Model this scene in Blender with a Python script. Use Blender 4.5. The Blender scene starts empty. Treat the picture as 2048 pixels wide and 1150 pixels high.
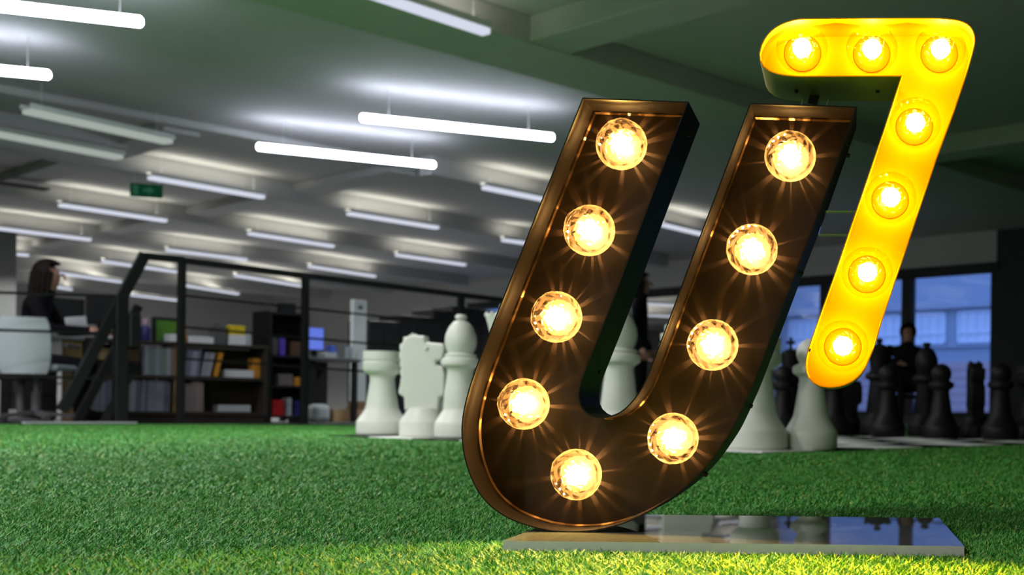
import bpy, bmesh, math, random
import numpy as np
from mathutils import Vector, Matrix
random.seed(7); rng = np.random.default_rng(7)
S = bpy.context.scene; COL = S.collection; PI = math.pi

# ------------------------------------------------------------------ camera
F, PX, PY, TH, H = 2395.0, 1690.0, 823.0, 0.012, 0.17      # focal length in px, optical centre, roll, lens height
cd = bpy.data.cameras.new('camera'); cam = bpy.data.objects.new('camera', cd); COL.objects.link(cam)
cd.sensor_width = 36; cd.lens = F / 2048 * 36
cd.shift_x = (1024 - PX) / 2048; cd.shift_y = (PY - 575) / 2048
cd.clip_start = 0.05; cd.clip_end = 300
cam.matrix_world = Matrix.Translation((0, 0, H)) @ Matrix.Rotation(PI/2, 4, 'X') @ Matrix.Rotation(TH, 4, 'Z')
cd.dof.use_dof = True; cd.dof.focus_distance = 1.55; cd.dof.aperture_fstop = 7.0
S.camera = cam
# ------------------------------------------------------------------ world, exposure, big lights
W = bpy.data.worlds.new('dusk'); S.world = W; W.use_nodes = True
W.node_tree.nodes['Background'].inputs[0].default_value = (.17, .32, .85, 1)
W.node_tree.nodes['Background'].inputs[1].default_value = 2.15
vs = S.view_settings; vs.view_transform = 'Standard'; vs.look = 'None'; vs.exposure = 0; vs.gamma = 1; vs.use_curve_mapping = False
S.cycles.max_bounces = 8; S.cycles.transparent_max_bounces = 16; S.cycles.sample_clamp_indirect = 4
S.cycles.use_denoising = True

A = Vector((.6204, .7843, 0)); B = Vector((-.7843, .6204, 0)); PHI = math.atan2(.7843, .6204)
def P(a, b, z=0): return A*a + B*b + Vector((0, 0, z))
def ray(px, py):
    cx = (px-PX)/F; cy = -(py-PY)/F; c, s = math.cos(TH), math.sin(TH)
    return Vector((cx*c - cy*s, 1, cx*s + cy*c))
CP = Vector((0, 0, H))
def on_z(px, py, z): r = ray(px, py); return CP + r*((z-H)/r.z)
def on_y(px, py, y): return CP + ray(px, py)*y
def on_b(px, py, b):                                      # -> (a, b, z) room coordinates
    r = ray(px, py); t = b/r.dot(B); p = CP + r*t; return p.dot(A), b, p.z
def on_a(px, py, a):
    r = ray(px, py); t = a/r.dot(A); p = CP + r*t; return a, p.dot(B), p.z

def area(name, loc, size, power, col, down=True):
    l = bpy.data.lights.new(name, 'AREA'); l.shape = 'RECTANGLE'; l.size, l.size_y = size; l.energy = power; l.color = col
    o = bpy.data.objects.new(name, l); COL.objects.link(o); o.location = loc; o.rotation_euler = (0 if down else PI, 0, PHI); return o
# the office goes on behind and beside the lens: its ceiling battens there are lit as well
LAMPS_OFF = [(-1.6, 4.2), (-1.6, 7.2), (1.1, 5.6), (-4.2, 5.0), (1.1, 10.2), (-1.6, 1.4), (-4.2, 1.4)]
for i, (a, b) in enumerate(LAMPS_OFF):
    area('batten_light', P(a, b, 2.56), (1.4, .10), 100, (1.0, .95, 1.0))

# ------------------------------------------------------------------ materials
def mat(name, col, rough=.5, metal=0, spec=.5, noise=0, nscale=20, bump=0, emit=None, estr=0, alpha=None, trans=0, ior=1.45):
    m = bpy.data.materials.new(name); m.use_nodes = True; n = m.node_tree.nodes; l = m.node_tree.links
    p = n['Principled BSDF']; p.inputs['Base Color'].default_value = (*col, 1); p.inputs['Roughness'].default_value = rough
    p.inputs['Metallic'].default_value = metal; p.inputs['Specular IOR Level'].default_value = spec
    p.inputs['Transmission Weight'].default_value = trans; p.inputs['IOR'].default_value = ior
    if noise or bump:
        tc = n.new('ShaderNodeTexCoord'); nz = n.new('ShaderNodeTexNoise'); nz.inputs['Scale'].default_value = nscale; nz.inputs['Detail'].default_value = 4
        l.new(tc.outputs['Object'], nz.inputs['Vector'])
    if noise:
        r = n.new('ShaderNodeMix'); r.data_type = 'RGBA'
        r.inputs['A'].default_value = (*[c*(1-noise) for c in col], 1); r.inputs['B'].default_value = (*[min(1, c*(1+noise)) for c in col], 1)
        l.new(nz.outputs['Fac'], r.inputs['Factor']); l.new(r.outputs['Result'], p.inputs['Base Color'])
    if bump:
        bp = n.new('ShaderNodeBump'); bp.inputs['Strength'].default_value = bump; bp.inputs['Distance'].default_value = .01
        l.new(nz.outputs['Fac'], bp.inputs['Height']); l.new(bp.outputs['Normal'], p.inputs['Normal'])
    if emit: p.inputs['Emission Color'].default_value = (*emit, 1); p.inputs['Emission Strength'].default_value = estr
    return m
def glassy(name, tint, clear, diff, dcol, rough=0.0):
    """clear plastic: see-through share, refracting share and a little milky scatter"""
    m = bpy.data.materials.new(name); m.use_nodes = True; n = m.node_tree.nodes; l = m.node_tree.links; n.clear()
    o = n.new('ShaderNodeOutputMaterial'); g = n.new('ShaderNodeBsdfGlass'); g.inputs['Color'].default_value = (*tint, 1); g.inputs['Roughness'].default_value = rough; g.inputs['IOR'].default_value = 1.45
    t = n.new('ShaderNodeBsdfTransparent'); t.inputs['Color'].default_value = (*tint, 1)
    d = n.new('ShaderNodeBsdfTranslucent'); d.inputs['Color'].default_value = (*dcol, 1)
    m1 = n.new('ShaderNodeMixShader'); m1.inputs[0].default_value = clear; l.new(g.outputs[0], m1.inputs[1]); l.new(t.outputs[0], m1.inputs[2])
    m2 = n.new('ShaderNodeMixShader'); m2.inputs[0].default_value = diff; l.new(m1.outputs[0], m2.inputs[1]); l.new(d.outputs[0], m2.inputs[2])
    l.new(m2.outputs[0], o.inputs[0]); return m
def sheet(name, tint=(1, 1, 1), ior=1.5, diff=0, dcol=(1, 1, 1), rough=0.0):
    """thin pane / slab: Fresnel gloss over see-through"""
    m = bpy.data.materials.new(name); m.use_nodes = True; n = m.node_tree.nodes; l = m.node_tree.links; n.clear()
    o = n.new('ShaderNodeOutputMaterial'); g = n.new('ShaderNodeBsdfGlossy'); g.inputs['Roughness'].default_value = rough
    t = n.new('ShaderNodeBsdfTransparent'); t.inputs['Color'].default_value = (*tint, 1)
    fr = n.new('ShaderNodeFresnel'); fr.inputs['IOR'].default_value = ior
    base = t
    if diff:
        d = n.new('ShaderNodeBsdfDiffuse'); d.inputs['Color'].default_value = (*dcol, 1)
        mm = n.new('ShaderNodeMixShader'); mm.inputs[0].default_value = diff; l.new(t.outputs[0], mm.inputs[1]); l.new(d.outputs[0], mm.inputs[2]); base = mm
    m1 = n.new('ShaderNodeMixShader'); l.new(fr.outputs[0], m1.inputs[0]); l.new(base.outputs[0], m1.inputs[1]); l.new(g.outputs[0], m1.inputs[2])
    l.new(m1.outputs[0], o.inputs[0]); return m
def emis(name, col, s):
    m = bpy.data.materials.new(name); m.use_nodes = True; n = m.node_tree.nodes; l = m.node_tree.links; n.clear()
    o = n.new('ShaderNodeOutputMaterial'); e = n.new('ShaderNodeEmission'); e.inputs[0].default_value = (*col, 1); e.inputs[1].default_value = s
    l.new(e.outputs[0], o.inputs[0]); return m
M = dict(
    ceiling=mat('ceiling_paint', (.47, .465, .465), .85, noise=.06, nscale=3),
    wall=mat('wall_paint', (.55, .55, .54), .85, noise=.05, nscale=2),
    columnpaint=mat('column_paint', (.20, .20, .195), .85, noise=.05, nscale=3),
    darkwall=mat('dark_wall_paint', (.045, .046, .05), .8, noise=.1, nscale=3),
    carpet=mat('dark_carpet', (.10, .10, .10), .95, noise=.3, nscale=60, bump=.3),
    bronze=mat('aged_bronze_sheet', (.0052, .0033, .0018), .45, metal=.0, spec=.22, noise=.35, nscale=9, bump=.04),
    platebronze=mat('bronze_back_sheet', (.014, .0075, .0038), .40, metal=.0, spec=.25, noise=.3, nscale=14, bump=.05),
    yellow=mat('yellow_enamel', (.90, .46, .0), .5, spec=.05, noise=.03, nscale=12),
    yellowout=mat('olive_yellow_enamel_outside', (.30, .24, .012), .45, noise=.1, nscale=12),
    screw=mat('black_screw', (.012, .011, .010), .4, metal=.5),
    steel=mat('bracket_steel', (.02, .018, .012), .5, metal=.3),
    cap=glassy('clear_cap_plastic', (1, .91, .74), .34, .035, (1, .72, .36)),
    cap7=glassy('clear_amber_cap_plastic', (1, .92, .3), .90, .0, (1, .7, .1)),
    core7=emis('lamp_filament', (1, .40, .14), 74),
    core=emis('lamp_filament_warm', (1, .68, .33), 20),
    yellowwall=mat('yellow_enamel_lit_wall', (.90, .30, .0), .5, spec=.05, noise=.03, nscale=12),  # copy of the yellow enamel, deeper to offset lamplight on the walls
    fold=mat('bronze_fold_highlight', (.17, .095, .035), .24, metal=.9, noise=.7, nscale=22),  # bright metal and patchy tone put in as highlights along the fold
    amber=mat('socket_glare_tint', (.9, .17, .0), .5, spec=.05),  # amber put into the socket colour to hold down the core's glare
    fin_ring=mat('light_shaper', (.16, .10, .05), .4),
    acryl=sheet('clear_acrylic', (.86, .88, .84), 1.49, .10, (.75, .78, .74)),
    acrylside=mat('sawn_acrylic_edge', (.38, .38, .36), .5, noise=.12, nscale=40),
    clearplate=sheet('clear_plate', (.97, .98, .97), 1.2),
    edgeglint=mat('plate_edge_glint', (.92, .95, .92), .3),  # white put into the edges for the light they reflect
    white=mat('white_chess_plastic', (.60, .63, .565), .48, noise=.05, nscale=8),
    black=mat('black_chess_plastic', (.007, .007, .007), .5, spec=.22, noise=.2, nscale=8),
    tilew=mat('white_board_tile', (.72, .73, .70), .5, noise=.05, nscale=6),
    tileb=mat('black_board_tile', (.010, .011, .010), .85, spec=.1, noise=.2, nscale=6),
    blacksteel=mat('black_painted_steel', (.012, .012, .013), .45, noise=.2, nscale=20),
    lamp_body=mat('lamp_white_metal', (.75, .76, .75), .5),
    tube=emis('tube_cool', (.80, .84, 1.0), 20.0),
    diff=emis('louvre_diffuser', (.86, .90, 1.06), .78),
    up=emis('uplight_warm', (1.0, .97, .82), 9),
    unlitglow=emis('unlit_diffuser_glow', (.86, .95, .88), .42),  # faint glow put in for the paleness of unlit battens
    exitg=emis('exit_green', (.006, .062, .030), .5), exitw=emis('exit_white', (.03, .13, .07), .55),
    wood=mat('dark_shelf_wood', (.030, .022, .016), .6, noise=.3, nscale=15),
    tan=mat('tan_wood', (.26, .175, .07), .6, noise=.2, nscale=12),
    chairw=mat('white_mesh_back', (.34, .39, .41), .6, noise=.05, nscale=40),
    grey=mat('grey_plastic', (.085, .085, .09), .6, noise=.08, nscale=10), lgrey=mat('pale_grey_plastic', (.42, .46, .47), .6, noise=.05, nscale=8),
    paper=mat('paper_white', (.68, .69, .72), .7, noise=.03, nscale=20),
    black2=mat('black_plastic', (.012, .012, .014), .45, noise=.15, nscale=12),
    screen=emis('blue_screen', (.16, .25, .95), .75), green=mat('green_panel', (.07, .20, .02), .5, noise=.25, nscale=18),
    red=mat('red_plastic', (.60, .02, .03), .4, noise=.05), blue=mat('navy_plastic', (.03, .03, .16), .4, noise=.1), purple=mat('violet_plastic', (.12, .07, .50), .4, noise=.1),
    orange=mat('orange_paper', (.55, .24, .02), .6, noise=.08), yel=mat('yellow_card', (.75, .55, .01), .6, noise=.05), pink=mat('pink_plastic', (.45, .30, .42), .5, noise=.05),
    orangered=mat('orange_cap', (.65, .15, .04), .5, noise=.05), card=mat('cardboard', (.42, .27, .14), .8, noise=.12, nscale=15), brown=mat('brown_goods', (.09, .045, .025), .6, noise=.2),
    clearb=mat('clear_bottle', (.22, .20, .22), .2, noise=.05), bluemug=mat('blue_mug', (.07, .14, .60), .4, noise=.05),
    skin=mat('skin', (.42, .21, .15), .5, noise=.05), hair=mat('dark_hair', (.010, .006, .005), .7, spec=.15, noise=.2, nscale=60, bump=.3),
    cloth=mat('black_cloth', (.006, .006, .008), .9, spec=.1, noise=.2, nscale=30, bump=.2), cloth2=mat('dark_jumper', (.012, .012, .014), .9, spec=.1, noise=.2, nscale=30, bump=.2),
    eye=mat('eye', (.03, .02, .02), .2, noise=.05),
    glass=sheet('window_glass', (.93, .95, .97), 1.5), frame=mat('dark_window_frame', (.02, .02, .022), .5, noise=.1),
    facade=mat('far_render', (.38, .41, .45), .9, noise=.06, nscale=.8), facade2=mat('far_brick', (.50, .36, .34), .9, noise=.15, nscale=3),
    sash=mat('far_white_sash', (.78, .80, .82), .6, noise=.03), farpane=mat('far_pane_blind', (.80, .80, .80), .4, noise=.15, nscale=1.5),
    road=mat('far_pavement', (.25, .25, .25), .9, noise=.2, nscale=2),
)
for i, c in enumerate([(.20, .21, .25), (.26, .27, .33), (.15, .15, .21), (.32, .33, .36), (.20, .16, .16), (.17, .22, .21), (.24, .19, .15)]):
    M['book%d' % i] = mat('book_cover_%d' % i, c, .6, noise=.15, nscale=25)

# ------------------------------------------------------------------ builders
class MB:
    def __init__(s): s.v = []; s.f = []
    def add(s, vs, fs): n = len(s.v); s.v += [tuple(v) for v in vs]; s.f += [tuple(i+n for i in f) for f in fs]; return s
    def box(s, x0, y0, z0, x1, y1, z1, bev=0):
        x0, x1 = sorted((x0, x1)); y0, y1 = sorted((y0, y1)); z0, z1 = sorted((z0, z1))
        c = min(bev, (x1-x0)*.45, (y1-y0)*.45, (z1-z0)*.45)
        if c <= 0:
            return s.add([(x0,y0,z0),(x1,y0,z0),(x1,y1,z0),(x0,y1,z0),(x0,y0,z1),(x1,y0,z1),(x1,y1,z1),(x0,y1,z1)],
                         [(3,2,1,0),(4,5,6,7),(0,1,5,4),(1,2,6,5),(2,3,7,6),(3,0,4,7)])
        bm = bmesh.new(); bmesh.ops.create_cube(bm, size=1)
        for v in bm.verts: v.co = Vector(((x0+x1)/2 + v.co.x*(x1-x0), (y0+y1)/2 + v.co.y*(y1-y0), (z0+z1)/2 + v.co.z*(z1-z0)))
        bmesh.ops.bevel(bm, geom=bm.edges[:], offset=c, segments=2, affect='EDGES', profile=.5)
        s.bm(bm); return s
    def bm(s, bm):
        bm.verts.index_update(); s.add([v.co for v in bm.verts], [[v.index for v in f.verts] for f in bm.faces]); bm.free(); return s
    def lathe(s, prof, n=28, c=(0, 0, 0), axis='z', caps=True):
        vs = []; fs = []
        for r, z in prof:
            for i in range(n):
                t = 2*PI*i/n; x, y = r*math.cos(t), r*math.sin(t)
                vs.append((c[0]+x, c[1]+y, c[2]+z) if axis == 'z' else (c[0]+x, c[1]-z, c[2]+y))
        for k in range(len(prof)-1):
            for i in range(n):
                j = (i+1) % n; fs.append((k*n+i, k*n+j, (k+1)*n+j, (k+1)*n+i))
        if caps: fs.append(tuple(reversed(range(n)))); fs.append(tuple((len(prof)-1)*n+i for i in range(n)))
        return s.add(vs, fs)
    def tube(s, p, q, r, n=10, r2=None):
        p, q = Vector(p), Vector(q); d = (q-p).normalized(); u = d.orthogonal().normalized(); w = d.cross(u); r2 = r if r2 is None else r2
        vs = [pt + (u*math.cos(2*PI*i/n) + w*math.sin(2*PI*i/n))*rr for pt, rr in ((p, r), (q, r2)) for i in range(n)]
        fs = [(i, (i+1) % n, n+(i+1) % n, n+i) for i in range(n)] + [tuple(reversed(range(n))), tuple(n+i for i in range(n))]
        return s.add(vs, fs)
    def bar(s, p, q, w, h):
        """square bar from p to q"""
        p, q = Vector(p), Vector(q); d = (q-p).normalized(); up = Vector((0, 0, 1)) if abs(d.z) < .99 else Vector((0, 1, 0))
        u = d.cross(up).normalized()*w/2; v = u.cross(d).normalized()*h/2
        vs = [pt + a*u + b*v for pt in (p, q) for a, b in ((-1,-1),(1,-1),(1,1),(-1,1))]
        return s.add(vs, [(3,2,1,0),(4,5,6,7),(0,1,5,4),(1,2,6,5),(2,3,7,6),(3,0,4,7)])
    def prism(s, pts, y0, y1):
        n = len(pts); vs = [(x, y0, z) for x, z in pts] + [(x, y1, z) for x, z in pts]
        return s.add(vs, [tuple(range(n)), tuple(reversed(range(n, 2*n)))] + [((i+1) % n, i, n+i, n+(i+1) % n) for i in range(n)])
    def ball(s, c, r, seg=16, ring=10, sc=(1, 1, 1)):
        bm = bmesh.new(); bmesh.ops.create_uvsphere(bm, u_segments=seg, v_segments=ring, radius=r)
        for v in bm.verts: v.co = Vector((v.co.x*sc[0]+c[0], v.co.y*sc[1]+c[1], v.co.z*sc[2]+c[2]))
        return s.bm(bm)
    def mesh(s, name, m, smooth=False):
        me = bpy.data.meshes.new(name); me.from_pydata(s.v, [], s.f); me.update()
        bm = bmesh.new(); bm.from_mesh(me); bmesh.ops.recalc_face_normals(bm, faces=bm.faces); bm.to_mesh(me); bm.free()
        me.materials.append(M[m] if isinstance(m, str) else m)
        if smooth:
            me.polygons.foreach_set('use_smooth', [True]*len(me.polygons)); me.set_sharp_from_angle(angle=math.radians(35))
        return me
    def build(s, name, m, parent=None, loc=None, rz=None, smooth=False):
        return link(name, s.mesh(name, m, smooth), parent, loc, rz)
def link(name, me, parent=None, loc=None, rz=None):
    o = bpy.data.objects.new(name, me); COL.objects.link(o)
    if parent: o.parent = parent
    if loc is not None: o.location = loc
    if rz is not None: o.rotation_euler = (0, 0, rz)
    return o
def tag(o, label=None, cat=None, group=None, kind=None):
    if label: o['label'] = label
    if cat: o['category'] = cat
    if group: o['group'] = group
    if kind: o['kind'] = kind
    return o
def thing(name, label, cat, loc=(0, 0, 0), rz=0, group=None):
    return tag(link(name, None, None, loc, rz), label, cat, group)
def struct(name, mb, m, rz=None, loc=None, parent=None):
    o = mb.build(name, m, parent, loc, rz)
    if not parent: o['kind'] = 'structure'
    return o
def kids(o): return list(o.children)
def copy_tree(o, parent=None):
    c = o.copy(); COL.objects.link(c); c.parent = parent
    for ch in kids(o): copy_tree(ch, c)
    return c

# ------------------------------------------------------------------ structure: floor, ceiling, walls (room frame: local x = A, local y = B)
AW = 15.2; BL = 31.5; A0, B0 = -7.0, -4.0; ZC = 2.87; ZB = 2.68; EDGE = 10.05
struct('floor', MB().box(A0, B0, -.25, AW+.2, BL, -.012), 'carpet', PHI)
struct('ceiling', MB().box(A0, B0, ZC, AW+.2, BL, ZC+.25), 'ceiling', PHI)
k = 0
def beam(a0, b0, a1, b1, z=ZB):
    global k; k += 1
    struct('trim_%d' % k, MB().box(a0, b0, z, a1, b1, ZC+.002, .012), 'ceiling', PHI)
ROWS = [11.02, 11.82, 14.75, 17.75, 20.85, 24.0, 26.9, 30.0]
beam(A0, 6.84, 13, 7.55)
def rib(am, bm_, a0, a1, sl=.15, z=2.665, w=.20):
    global k; k += 1
    o = struct('trim_%d' % k, MB().box(a0-am, .0, z, a1-am, w, ZC+.002, .012), 'ceiling', PHI+math.atan(sl)); o.location = P(am, bm_)
for am, bm_, a0 in ((8.3, 11.42, 7.3), (6.1, 14.0, A0), (8.8, 17.36, A0), (8.9, 20.35, A0), (9.0, 23.2, A0), (9.0, 25.9, A0), (9.5, 28.9, 4)):
    rib(am, bm_+.20, a0, 14.6)
beam(A0, 11.98, 7.3, 12.12, 2.80); rib(4.2, 12.96+.16, A0, 5.0, z=2.74)
for a in (-.4, 4.9, 7.25): beam(a, 12.2, a+.34, BL, 2.77)
beam(5.1, B0, 5.46, 6.85, ZB+.012); beam(9.7, B0, 10.06, 6.85, ZB+.012); beam(.4, B0, .76, 6.85, ZB+.012)
struct('wall_far', MB().box(A0, BL, -.2, AW+.2, BL+.2, ZC+.2), 'wall', PHI)
struct('wall_near', MB().box(A0, B0-.2, -.2, AW+.2, B0, ZC+.2), 'wall', PHI)
struct('wall_back', MB().box(A0-.2, B0-.2, -.2, A0, BL+.2, ZC+.2), 'wall', PHI)
# window wall (plane a = AW)
bw = lambda px, py=700: on_a(px, py, AW)[1]
b_r = bw(1991); b_m1 = bw(1811.5); b_m2 = bw(1647); step = b_m2 - b_m1
ZH, ZS = 2.30, .12
b_l = b_r + .15
edges = [b_r, b_m1, b_m2] + [b_m2 + step*i for i in range(1, 7)]
wl = edges[-1]
struct('wall_right', MB().box(AW, B0, -.2, AW+.2, b_r, ZC+.2), 'darkwall', PHI)
mb = MB().box(AW, b_r, ZH, AW+.2, wl, ZC+.2); struct('wall_window_head', mb, 'wall', PHI)
struct('wall_window_sill', MB().box(AW, b_r, -.2, AW+.2, wl, ZS), 'darkwall', PHI)
struct('wall_window', MB().box(AW, wl, -.2, AW+.2, BL, ZC+.2), 'wall', PHI)
struct('trim_40', MB().box(AW-.03, b_r-.05, ZH-.02, AW+.02, wl, ZH+.10, .01), 'frame', PHI)
for i in range(len(edges)-1):
    e0, e1 = edges[i], edges[i+1]
    w = link('window_%d' % (i+1), None, None, (0, 0, 0), PHI); w['kind'] = 'structure'
    t = .10
    MB().box(AW+.0, e0, ZS, AW+.12, e0+t, ZH, .01).build('jamb', 'frame', w)
    MB().box(AW+.0, e1-t, ZS, AW+.12, e1, ZH, .01).build('jamb', 'frame', w)
    MB().box(AW+.0, e0+t, ZS, AW+.12, e1-t, ZS+.06, .01).build('bottom_rail', 'frame', w)
    MB().box(AW+.0, e0+t, ZH-.05, AW+.12, e1-t, ZH, .01).build('top_rail', 'frame', w)
    MB().add([(AW+.06, e0+t, ZS+.06), (AW+.06, e1-t, ZS+.06), (AW+.06, e1-t, ZH-.05), (AW+.06, e0+t, ZH-.05)], [(0, 1, 2, 3)]).build('pane', 'glass', w)
# columns
p0 = Vector(on_y(28, 600, 18.0)); ca, cb = p0.dot(A), p0.dot(B)
struct('wall_column', MB().box(ca-.62, cb-.1, -.2, ca, cb+.55, ZC, .01), 'columnpaint', PHI)

# ------------------------------------------------------------------ turf
def in_poly_exclude(x, y):
    a = x*A.x + y*A.y; b = x*B.x + y*B.y
    return a, b
struct_t = MB().add([P(A0, B0, 0), P(AW, B0, 0), P(AW, EDGE, 0), P(A0, EDGE, 0), P(A0, B0, -.02), P(AW, B0, -.02), P(AW, EDGE, -.02), P(A0, EDGE, -.02)],
                    [(0,1,2,3),(4,5,6,7),(2,3,7,6),(0,1,5,4)])
def turf_mat(name, blades):
    m = bpy.data.materials.new(name); m.use_nodes = True; n = m.node_tree.nodes; l = m.node_tree.links; p = n['Principled BSDF']
    r = n.new('ShaderNodeValToRGB'); e = r.color_ramp.elements
    cols = [(0, (.032, .16, .026)), (.45, (.060, .275, .046)), (.84, (.10, .35, .065)), (.95, (.20, .36, .06)), (1, (.40, .42, .11))] if blades else [(0, (.018, .10, .014)), (1, (.04, .20, .028))]
    e[0].position, e[0].color = cols[0][0], (*cols[0][1], 1); e[1].position, e[1].color = cols[-1][0], (*cols[-1][1], 1)
    for q, c in cols[1:-1]: x = e.new(q); x.color = (*c, 1)
    if blades: g = n.new('ShaderNodeNewGeometry'); l.new(g.outputs['Random Per Island'], r.inputs[0])
    else:
        nz = n.new('ShaderNodeTexNoise'); nz.inputs['Scale'].default_value = 90; tc = n.new('ShaderNodeTexCoord'); l.new(tc.outputs['Object'], nz.inputs['Vector']); l.new(nz.outputs['Fac'], r.inputs[0])
    l.new(r.outputs[0], p.inputs['Base Color']); p.inputs['Roughness'].default_value = .45 if blades else .9
    p.inputs['Specular IOR Level'].default_value = .25; return m
M['turfbase'] = turf_mat('turf_backing', False); M['turf'] = turf_mat('turf_blades', True)
struct('floor_turf_backing', struct_t, 'turfbase')

# sculpture dimensions
TOPZ = .015
D0 = (on_z(1140, 1064.5, TOPZ)).y; D1 = D0*1.079; DP = D0*1.046
fl = on_z(1001.5, 1083, TOPZ); fr = on_z(1928.5, 1090.8, TOPZ); br_ = on_z(1877.5, 1036, TOPZ)
sx0, sx1 = fl.x, (fr.x+br_.x)/2; sy0, sy1 = (fl.y+fr.y)/2, br_.y
# chess board frame
c0 = Vector((-2.52, 6.50, 0)); c7 = Vector((-.36, 4.90, 0)); ex = (c7-c0)/7; cell = ex.length; ey = Vector((-ex.y, ex.x, 0))
def cellp(i, j): return c0 + ex*i + ey*j

def blades(d0, d1, dens, wid, hgt):
    xl = lambda d: (-PX-160)/F*d - .40; xr = lambda d: (2048-PX+160)/F*d + .45
    n = int(dens*(d1-d0)*((xr(d0)-xl(d0))+(xr(d1)-xl(d1)))/2)
    y = np.sqrt(rng.uniform(d0*d0, d1*d1, n)); u = rng.uniform(0, 1, n)
    l_ = (-PX-160)/F*y - .40; r_ = (2048-PX+160)/F*y + .45; x = l_ + u*(r_-l_)
    b = x*B.x + y*B.y
    keep = b < EDGE-.01
    keep &= ~((x > sx0-.001) & (x < sx1+.001) & (y > sy0-.001) & (y < sy1+.001))
    q0 = cellp(-.5, -.5); qx = (x-q0.x)*ex.x/cell + (y-q0.y)*ex.y/cell; qy = (x-q0.x)*ey.x/cell + (y-q0.y)*ey.y/cell
    keep &= ~((qx > 0) & (qx < 8*cell) & (qy > 0) & (qy < 8*cell))
    x, y = x[keep], y[keep]; n = len(x)
    az = rng.uniform(0, 2*PI, n); lean = rng.uniform(.3, 1.9, n); h = hgt*rng.uniform(.6, 1.25, n); w = wid*rng.uniform(.7, 1.3, n)*.5
    tw = az + PI/2 + rng.uniform(-.8, .8, n); curl = rng.uniform(-.7, .9, n)
    wx, wy = np.cos(tw)*w, np.sin(tw)*w; dx, dy = np.cos(az), np.sin(az)
    def ring(t, s, k):
        r = lean*h*t + curl*h*t*t*.6; zz = h*t*(1-.25*np.abs(curl)*t)
        return np.stack([x+dx*r+wx*s*k, y+dy*r+wy*s*k, zz], 1)
    V = np.stack([ring(0, -1, 1), ring(0, 1, 1), ring(.55, 1, .85), ring(.55, -1, .85), ring(1, 1, .15)], 1)
    return V.reshape(-1, 3), n
parts = [blades(.95, 2.1, 105000, .0014, .0080), blades(2.1, 3.6, 32000, .0022, .0085), blades(3.6, 9.8, 8000, .0042, .0095)]
V = np.concatenate([p[0] for p in parts]); n = sum(p[1] for p in parts)
me = bpy.data.meshes.new('grass'); me.vertices.add(len(V)); me.vertices.foreach_set('co', V.astype(np.float32).ravel())
base = (np.arange(n)*5)[:, None]; loops = np.concatenate([base+np.array([0, 1, 2, 3]), base+np.array([3, 2, 4])], 1).ravel()
me.loops.add(len(loops)); me.loops.foreach_set('vertex_index', loops.astype(np.int32))
st = ((np.arange(n)*7)[:, None] + np.array([0, 4])).ravel(); me.polygons.add(2*n); me.polygons.foreach_set('loop_start', st.astype(np.int32))
me.update(calc_edges=True); me.validate(); me.materials.append(M['turf'])
tag(link('artificial_grass', me), 'short curly green artificial turf covering the floor', 'grass', kind='stuff')

# ------------------------------------------------------------------ the marquee sign: U tray, 7 tray, acrylic base
sign = thing('marquee_sign', 'free-standing light-up sign, slanted bronze U with a yellow 7 on a clear slab', 'sign', ((sx0+sx1)/2, (sy0+sy1)/2, 0))
SO = Vector(sign.location)
def smooth_outline(pts, n=6):
    """pts: (x, y, corner?) in px; Catmull-Rom through the soft ones; straight where both ends are corners"""
    out = []; N = len(pts)
    for i in range(N):
        p0, p1, p2, p3 = (pts[(i+k) % N] for k in (-1, 0, 1, 2))
        if p1[2] == 1 and p2[2] == 1: out.append(p1[:2]); continue
        a = p0 if p1[2] == 0 else p1; d = p3 if p2[2] == 0 else p2
        dist = math.hypot(p2[0]-p1[0], p2[1]-p1[1]); m = max(1, min(n, int(dist/9)))
        for s in range(m):
            t = s/m
            out.append(tuple(.5*(2*p1[k] + (p2[k]-a[k])*t + (2*a[k]-5*p1[k]+4*p2[k]-d[k])*t*t + (3*p1[k]-a[k]-3*p2[k]+d[k])*t**3) for k in (0, 1)))
    return out
U_OUT = [(1165,195,1),(1377,203,1),(1306,390,2),(1244,556,2),(1206,655,2),(1184,710,0),(1169,748,0),(1160.5,775,0),(1158.5,792,0),(1161,806,0),(1167,818,0),(1177,827,0),(1192,833.5,0),(1206,834.5,0),
         (1222,831,0),(1240,823.6,0),(1259,808,0),(1275,787.6,0),(1287,767,0),(1300,737,0),(1329,662,2),(1374,540,2),(1500,205.6,1),(1714,213,1),(1655.5,380,2),(1602,519,2),(1536,694,2),(1510,762,0),(1494,799,0),(1482,826,0),
         (1465,860,0),(1443,894,0),(1418,928,0),(1389,959,0),(1362,982,0),(1328,1006,0),(1293,1027,0),(1257,1044,0),(1226,1054,0),(1195,1061,0),(1164.6,1064.5,0),(1124,1064.5,0),(1096,1061.5,0),(1067,1055.5,0),(1025,1041,0),
         (994.7,1024,0),(967,999,0),(949,971.6,0),(935,938,0),(926.5,905,0),(923,871,0),(923.7,843,0),(929,810,0),(943,760,0),(966,697,0),(986,645,2),(1075,420,2)]
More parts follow.
